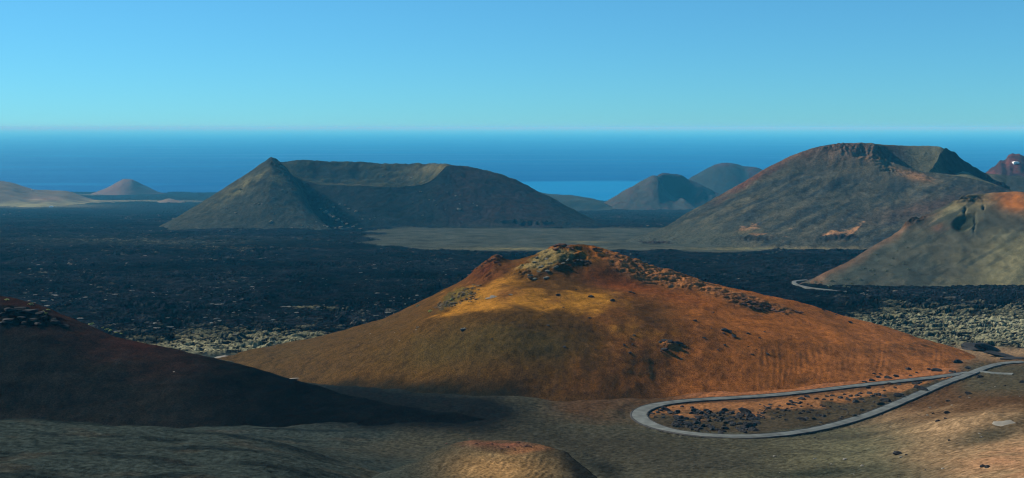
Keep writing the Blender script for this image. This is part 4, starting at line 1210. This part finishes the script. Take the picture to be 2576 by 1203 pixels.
# boulders by the road
q5 = zc(2500, 1050, 3.437)
R1 = [q5(*p) for p in ((1165, 362, 60), (1385, 362, 36), (1250, 397, 30), (795, 408, 30), (860, 412, 30), (845, 447, 42), (1035, 440, 50), (1185, 430, 34), (690, 497, 38), (775, 485, 56), (945, 455, 60), (1470, 380, 80), (1620, 388, 60), (1655, 392, 50), (1700, 293, 90), (1800, 348, 60))]
series(R1, "basalt", "black boulder on sand above the upper road arm, # towards the junction", "boulders above the upper road arm")
R2 = [q5(*p) for p in ((735, 562, 50), (910, 590, 26), (895, 555, 24), (960, 515, 34), (1240, 520, 60), (1285, 510, 46), (1270, 560, 70), (1310, 580, 90), (1060, 650, 90), (830, 640, 90), (900, 655, 60), (480, 632, 32), (430, 672, 80), (510, 690, 60), (550, 650, 50), (620, 645, 56), (650, 622, 50), (660, 690, 60), (600, 715, 70), (740, 620, 60), (780, 650, 50), (910, 702, 80), (870, 742, 70), (800, 715, 34), (290, 655, 36), (350, 648, 44), (180, 680, 46), (1020, 560, 50), (1060, 525, 46), (1110, 655, 46))]
series(R2, "basalt", "black lava boulder on the road island's east half, # from the middle", "boulders on the east half of the road island")
R3 = [q5(*p) for p in ((255, 685, 34), (340, 690, 34), (80, 657, 50), (20, 680, 60), (225, 745, 26), (255, 760, 30), (325, 762, 30), (410, 765, 24), (375, 800, 24), (485, 795, 36), (665, 798, 40), (120, 800, 40), (90, 822, 40), (305, 840, 40), (200, 860, 60), (255, 866, 60), (150, 895, 44), (450, 870, 34), (220, 935, 44), (60, 900, 80), (20, 905, 70), (10, 760, 40), (40, 810, 34), (690, 710, 30), (560, 765, 20), (590, 860, 40), (430, 890, 50))]
series(R3, "basalt", "dark boulder on the road island's sandy middle, # towards the junction", "boulders on the middle of the road island")
q4 = zc(1900, 1050, 3.437)
R4 = [q4(*p) for p in ((560, 805, 70), (620, 800, 80), (660, 830, 70), (530, 825, 60), (590, 850, 50), (480, 840, 46), (515, 880, 40), (590, 880, 56), (440, 850, 40), (800, 765, 44), (740, 830, 90), (900, 775, 60))]
series(R4, "basalt", "dark boulder in the small heap inside the hairpin, # from the bend", "boulders of the heap inside the hairpin")
R5 = [q4(*p) for p in ((1470, 830, 150), (1520, 865, 120), (1420, 860, 100), (1510, 985, 150), (1460, 1000, 130), (1550, 1020, 110), (740, 965, 120), (800, 950, 80))]
for p, l in zip(R5, ("largest black lava block on the crest of the road island heap", "black lava block below the largest one on the road island", "black lava block west of the largest one on the road island", "big round black block at the heap's south-east corner on the road island", "black block beside the big round one in the heap's south-east corner", "flat black block at the foot of the heap by the lower road arm", "big black block at the west end of the road island heap", "black block leaning on the west end block of the heap")):
    boulder(p[0], p[1], p[2] * 0.72, "basalt", l, "large blocks of the road island heap", hk=0.85)
rubble = []
for k in range(190):
    zx = random.uniform(690, 1640)
    top, bot = np.interp(zx, [690, 950, 1200, 1400, 1640], [900, 790, 800, 815, 880]), np.interp(zx, [690, 900, 1200, 1450, 1640], [970, 1020, 1045, 1045, 1010])
    rubble.append((q4(zx, random.uniform(top, bot), random.choice((26, 34, 44, 54, 66))), "basalt", 0.8))
for k in range(60):
    zx = random.uniform(1600, 2100)
    rubble.append((q4(zx, random.uniform(740, 950) - (zx - 1600) * 0.1, random.choice((18, 26, 36, 46))), "basalt", 0.7))
for k in range(40):
    rubble.append((q5(random.uniform(20, 900), random.uniform(640, 860), random.choice((14, 20, 26))), "basalt", 0.7))
loose_rubble("lava_rubble", rubble, M_basalt, "broken black lava blocks heaped on the sandy island inside the road bend")

# stones on the near slope below the road
q_c = zc(2400, 1144, 3.22)
S1 = [q5(*p) for p in ((1940, 448, 60), (1955, 510, 24), (2385, 502, 60), (2200, 537, 26), (2000, 587, 24), (1810, 630, 60), (1720, 660, 28), (1595, 703, 40), (1430, 835, 30), (1580, 833, 70), (1560, 890, 40), (1480, 918, 46), (1110, 905, 26), (160, 1098, 26), (1605, 1125, 30))] + [q_c(*p) for p in ((1390, 897, 24), (1587, 1048, 20), (470, 727, 24))]
series(S1, "basalt", "dark stone on the slope below the lower road arm, # from the hairpin", "dark stones on the near slope")
S2 = [q5(*p) for p in ((2095, 545, 26), (1820, 665, 24), (1630, 746, 34), (1400, 770, 30), (1375, 855, 34), (970, 977, 20), (2365, 652, 26), (1925, 1050, 36), (1955, 1088, 34))] + [q_c(*p) for p in ((62, 910, 46), (470, 935, 46), (770, 942, 60), (640, 990, 40), (945, 1005, 46), (1340, 920, 40), (1755, 1035, 40), (120, 1075, 20), (865, 1090, 30))]
S2 = [(x_, y_, w_ * 0.72) for x_, y_, w_ in S2]
series(S2, "pale", "pale stone on the grey-green slope below the road, # from the hairpin", "pale stones on the near slope", hk=0.6)
x_, y_, w_ = q_c(1310, 890, 100)
boulder(x_, y_, w_, "basalt", "long black boulder alone low on the near slope", None, hk=0.6)
x_, y_, w_ = q_c(2160, 1015, 52)
boulder(x_, y_, w_, "basalt", "taller of the two black boulders paired on tan sand near the corner", "paired black boulders", hk=0.9)
x_, y_, w_ = q_c(2210, 1020, 56)
boulder(x_, y_, w_, "basalt", "flatter of the two black boulders paired on tan sand near the corner", "paired black boulders", hk=0.6)
x_, y_, w_ = q_c(2380, 590, 160)
boulder(x_, y_, w_, "pale", "long pale rock slab capping the small ridge at the edge of the slope", None, hk=0.16, name="stone_slab", cat="slab")
# stones on the low mound
q3 = zc(1300, 1094, 3.0075)
N1 = [q3(*p) for p in ((570, 885, 30), (285, 880, 22), (715, 885, 28), (805, 932, 24), (930, 942, 24), (500, 832, 16), (900, 868, 24), (960, 872, 34), (1025, 905, 36), (1070, 908, 40), (860, 915, 30), (740, 915, 18), (440, 905, 30))]
series(N1, "rust", "dark red stone on the low ash mound's reddish top, # from the west", "stones on the ash mound")
# pale slabs on the dark valley floor
boulder(743, 952, 40, "pale", "pale flat slab on the dark valley floor beside the shaded hill", None, hk=0.08, name="stone_slab", cat="slab", sink=0.30)
boulder(557, 898, 24, "pale", "thin pale slab at the foot of the cream lichen strip", None, hk=0.12, name="stone_slab", cat="slab", sink=0.30)
boulder(437, 936, 5, "pale", "tiny white stone on the shaded flank of the dark hill", None)
# crags on the dark hill
Lr = [(8, 790, 30), (25, 783, 40), (50, 780, 44), (75, 783, 40), (100, 790, 34), (20, 806, 36), (48, 802, 40), (80, 804, 36), (112, 800, 34), (128, 806, 30), (140, 812, 36), (155, 820, 36), (165, 826, 30), (5, 815, 26), (60, 815, 26), (95, 815, 26)]
Lr = [(x_ + random.uniform(-3, 3), y_ + random.uniform(-2, 2), w_ * 0.55) for x_, y_, w_ in Lr]
series(Lr, "crag", "black rock in the crag on the dark hill's shoulder, # eastwards", "rocks of the dark hill's crag", name="rock", cat="rock", hk=0.6)
# outcrop by the junction
for x_, y_, w_, hk_, l in ((2446, 880, 60, 0.55, "tall black lava outcrop above the road junction"), (2485, 882, 56, 0.5, "black lava outcrop joined to the tall one above the junction"), (2520, 896, 60, 0.22, "low black lava ledge above the exit of the road"), (2550, 904, 46, 0.22, "end piece of the low black ledge above the road exit")):
    boulder(x_, y_, w_, "basalt", l, "black outcrops above the junction", hk=hk_, name="rock_outcrop", cat="outcrop", sink=0.2)

# pale lichen-topped clumps strewn over the black lava
random.seed(31)
clumps = []
for k in range(600):
    x_ = random.uniform(60, 1180)
    y_ = 640 + 215 * random.random() ** 0.8
    if math.sin(x_ / 71.0) + math.sin(y_ / 13.0 + x_ / 190.0) + random.uniform(-1.2, 1.2) < 0.1:
        continue
    clumps.append(((x_, y_, random.choice((3, 4, 5, 6, 8, 12)) * (0.55 + (y_ - 640) / 330.0)), "pale", 0.35))
loose_rubble("lichen_rubble", clumps, M_lichenrock, "pale lichen covered lava lumps strewn over the black plain", 600.0)
# pale rocks on the wide volcano
qa = zc(700, 400, 3.0075)
A1 = [qa(*p) for p in ((1975, 685, 30), (2095, 605, 20), (2175, 640, 22), (2225, 635, 20), (1850, 600, 26), (1775, 700, 22), (1990, 725, 18), (2080, 765, 18), (2340, 710, 22), (2380, 735, 20), (2205, 768, 50), (1865, 825, 26), (2215, 715, 16), (1500, 455, 24), (1760, 470, 24), (1930, 678, 20))]
series(A1, "grey", "grey boulder on the wide volcano's eastern flank, # from the crater side", "boulders on the wide volcano's east flank")
A2 = [qa(*p) for p in ((545, 585, 20), (465, 655, 18), (290, 715, 16), (325, 718, 20), (355, 715, 16), (485, 720, 18), (115, 800, 24), (465, 805, 16), (440, 885, 36), (160, 580, 30), (20, 760, 26))]
series(A2, "grey", "grey boulder on the wide volcano's sunlit west flank, # up the slope", "boulders on the wide volcano's west flank")
A3 = [qa(*p) for p in ((690, 915, 22), (735, 920, 22), (785, 935, 26), (640, 940, 20), (865, 885, 22), (945, 920, 26), (975, 930, 24), (1045, 945, 24), (1095, 935, 40), (1215, 930, 30), (1140, 730, 24), (1085, 720, 28), (1030, 745, 26), (1170, 765, 34), (1245, 790, 34), (1300, 860, 26), (1415, 845, 24), (1370, 860, 20), (910, 765, 36), (950, 790, 40), (990, 820, 40), (1030, 840, 40), (1070, 865, 36), (1110, 885, 36), (1150, 905, 36), (1000, 830, 30))]
series(A3, "grey", "grey boulder in the dark gully below the wide volcano's peak, # across", "boulders in the wide volcano's gully")


# ---- shrubs
def shrub_mesh(seed, mat, leaves=70):
    r = random.Random(seed)
    bm = bmesh.new()
    for _ in range(leaves):
        a, e = r.uniform(0, 2 * math.pi), r.uniform(0.05, 1.5)
        rad = 0.5 * r.uniform(0.55, 1.0)
        p = Vector((math.cos(a) * math.cos(e) * rad, math.sin(a) * math.cos(e) * rad, math.sin(e) * rad * 0.9))
        n = (p.normalized() + Vector((r.gauss(0, 0.5), r.gauss(0, 0.5), r.gauss(0, 0.5)))).normalized()
        t = n.orthogonal().normalized()
        b_ = n.cross(t)
        s_ = r.uniform(0.07, 0.14)
        vs = [bm.verts.new(p + t * s_), bm.verts.new(p + b_ * s_ * 0.6), bm.verts.new(p - t * s_), bm.verts.new(p - b_ * s_ * 0.6)]
        bm.faces.new(vs)
    me = bpy.data.meshes.new("foliage")
    bm.to_mesh(me)
    bm.free()
    me.materials.append(mat)
    return me


def stem_mesh():
    bm = bmesh.new()
    for a in range(5):
        ang = a * 1.256
        tip = Vector((math.cos(ang) * 0.3, math.sin(ang) * 0.3, 0.28))
        base = Vector((0, 0, -0.1))
        side = Vector((-math.sin(ang), math.cos(ang), 0)) * 0.025
        up = Vector((0, 0, 0.025))
        vs = [bm.verts.new(base + side), bm.verts.new(base - side), bm.verts.new(base + up), bm.verts.new(tip)]
        bm.faces.new((vs[0], vs[1], vs[3]))
        bm.faces.new((vs[1], vs[2], vs[3]))
        bm.faces.new((vs[2], vs[0], vs[3]))
    me = bpy.data.meshes.new("stem")
    bm.to_mesh(me)
    bm.free()
    me.materials.append(M_wood)
    return me


STEM = stem_mesh()
SH_Y = [shrub_mesh(k, M_shrub) for k in range(3)]
SH_G = [shrub_mesh(10 + k, M_shrub_g) for k in range(3)]


def shrub(dx, dy, wpx, kinds, label, group, hk=0.8):
    h = hit(dx, dy)
    if not h:
        return
    p, nrm, dist = h
    w = wpx / F * dist
    e = link("shrub", None)
    e.location = p - Vector((0, 0, w * 0.04))
    e.rotation_euler = (0, 0, random.uniform(0, 6.28))
    e.scale = (w, w, w * hk)
    tag(e, label, "shrub", group)
    link("foliage", random.choice(kinds), e)
    link("stem", STEM, e)


ql = zc(0, 750, 3.0075)
for k, (p, l) in enumerate(zip(((65, 552, 44), (293, 598, 62), (450, 648, 40), (405, 664, 36), (420, 682, 50), (860, 782, 56), (970, 815, 34), (1010, 832, 50), (1040, 842, 44), (1090, 860, 30), (1140, 870, 30)),
                               ("highest yellow-green shrub on the dark hill's crest", "broad yellow-green shrub on the crest, second below the highest", "small upper shrub of the three close together on the dark crest", "middle shrub of the three close together on the dark crest", "lowest and widest of the three shrubs close together on the dark crest", "long low shrub on the crest halfway down the dark hill", "small shrub heading the row lower on the dark crest", "broad bright shrub in the row lower on the dark crest", "shrub just under the broad bright one on the dark crest", "small shrub near the low end of the crest row", "last little shrub at the low end of the crest row"))):
    x_, y_, w_ = ql(*p)
    shrub(x_, y_ + 3, w_ * 1.1, SH_Y, l, "shrubs along the dark hill's crest", hk=0.6)
for p, l in zip(((1822, 625, 56), (1940, 675, 56), (2135, 565, 50)), ("dark green shrub highest on the rust hill's west edge", "yellow-green shrub below the rubble patch of the rust hill", "bright yellow-green shrub in the rubble patch of the rust hill")):
    x_, y_, w_ = q6(*p)
    shrub(x_, y_, w_, SH_G if p[0] < 1900 else SH_Y, l, "shrubs on the rust hill")
G1 = sorted(q8(*p) for p in ((780, 385, 40), (800, 345, 40), (610, 365, 36), (665, 355, 30), (905, 395, 44), (945, 395, 30), (1040, 335, 36), (1110, 255, 30), (1145, 255, 30), (1075, 240, 26), (1285, 210, 30), (1310, 155, 28), (1440, 245, 30), (1400, 200, 26), (1175, 125, 24), (1185, 175, 20), (1155, 290, 26), (900, 325, 24), (930, 325, 24), (1255, 260, 26), (1430, 65, 22), (1410, 15, 20), (1345, 90, 20), (1490, 15, 20), (710, 350, 20), (970, 365, 26), (1380, 300, 22)))
for k, p in enumerate(G1):
    shrub(p[0], p[1], p[2], SH_G, f"grey-green shrub on the grey hill above the far road bend, {ORD[k]} along", "shrubs on the grey green hill", hk=0.75)


# ---- white buildings far off
def box(bm, x0, x1, y0, y1, z0, z1):
    v = [bm.verts.new((x, y, z)) for z in (z0, z1) for y in (y0, y1) for x in (x0, x1)]
    for f in ((0, 2, 3, 1), (4, 5, 7, 6), (0, 1, 5, 4), (1, 3, 7, 5), (3, 2, 6, 7), (2, 0, 4, 6)):
        bm.faces.new([v[i] for i in f])


def box_obj(name, parent, mat, *boxes):
    bm = bmesh.new()
    for b_ in boxes:
        box(bm, *b_)
    me = bpy.data.meshes.new(name)
    bm.to_mesh(me)
    bm.free()
    me.materials.append(mat)
    return link(name, me, parent)


def house(dx, dy, w, d, hgt, label):
    h = hit(dx, dy)
    if not h:
        return
    e = link("white_building", None)
    e.location = h[0] - Vector((0, 0, 0.8))
    tag(e, label, "building", "white buildings far off")
    box_obj("wall", e, M_white, (-w / 2, w / 2, 0, d, -2.0, hgt))
    box_obj("roof", e, M_roof, (-w / 2 - 0.3, w / 2 + 0.3, -0.3, d + 0.3, hgt, hgt + 0.35), (-w * 0.28, w * 0.28, d * 0.2, d * 0.8, hgt + 0.35, hgt + 1.6))
    box_obj("door", e, M_dark, (-0.6, 0.6, -0.06, 0.1, 0.3, 2.4))
    for s in (-1, 1):
        box_obj("window", e, M_dark, (s * w * 0.3 - 0.7, s * w * 0.3 + 0.7, -0.06, 0.1, 1.2, 2.3))


house(128, 522, 13, 8, 5.0, "white building at the edge of the dark plain below the sandy hill")
house(82, 478.5, 9, 7, 3.5, "small white building on the ridge of the sandy hill before the sea")
house(2557, 412, 14, 8, 4.8, "low white building on the red hill at the far east")

# ---- far road round the foot of the grey green hill
far = [(2130, 735), (2090, 732), (2050, 728), (2015, 722), (1996, 716), (1992, 711), (2005, 707), (2030, 706)]
P = []
for p in far:
    h = hit(*p)
    if h:
        P.append(h[0])
if len(P) > 3:
    R = smooth_path([np.array(p) for p in P], 3.0, 30)
    V, Q = ribbon(R, -1.9, 1.9, 0.7, 2.5)
    tag(link("road", mesh_from("road", V, Q, None, M_road, False)), "far bend of the road round the foot of the grey hill", kind="structure")
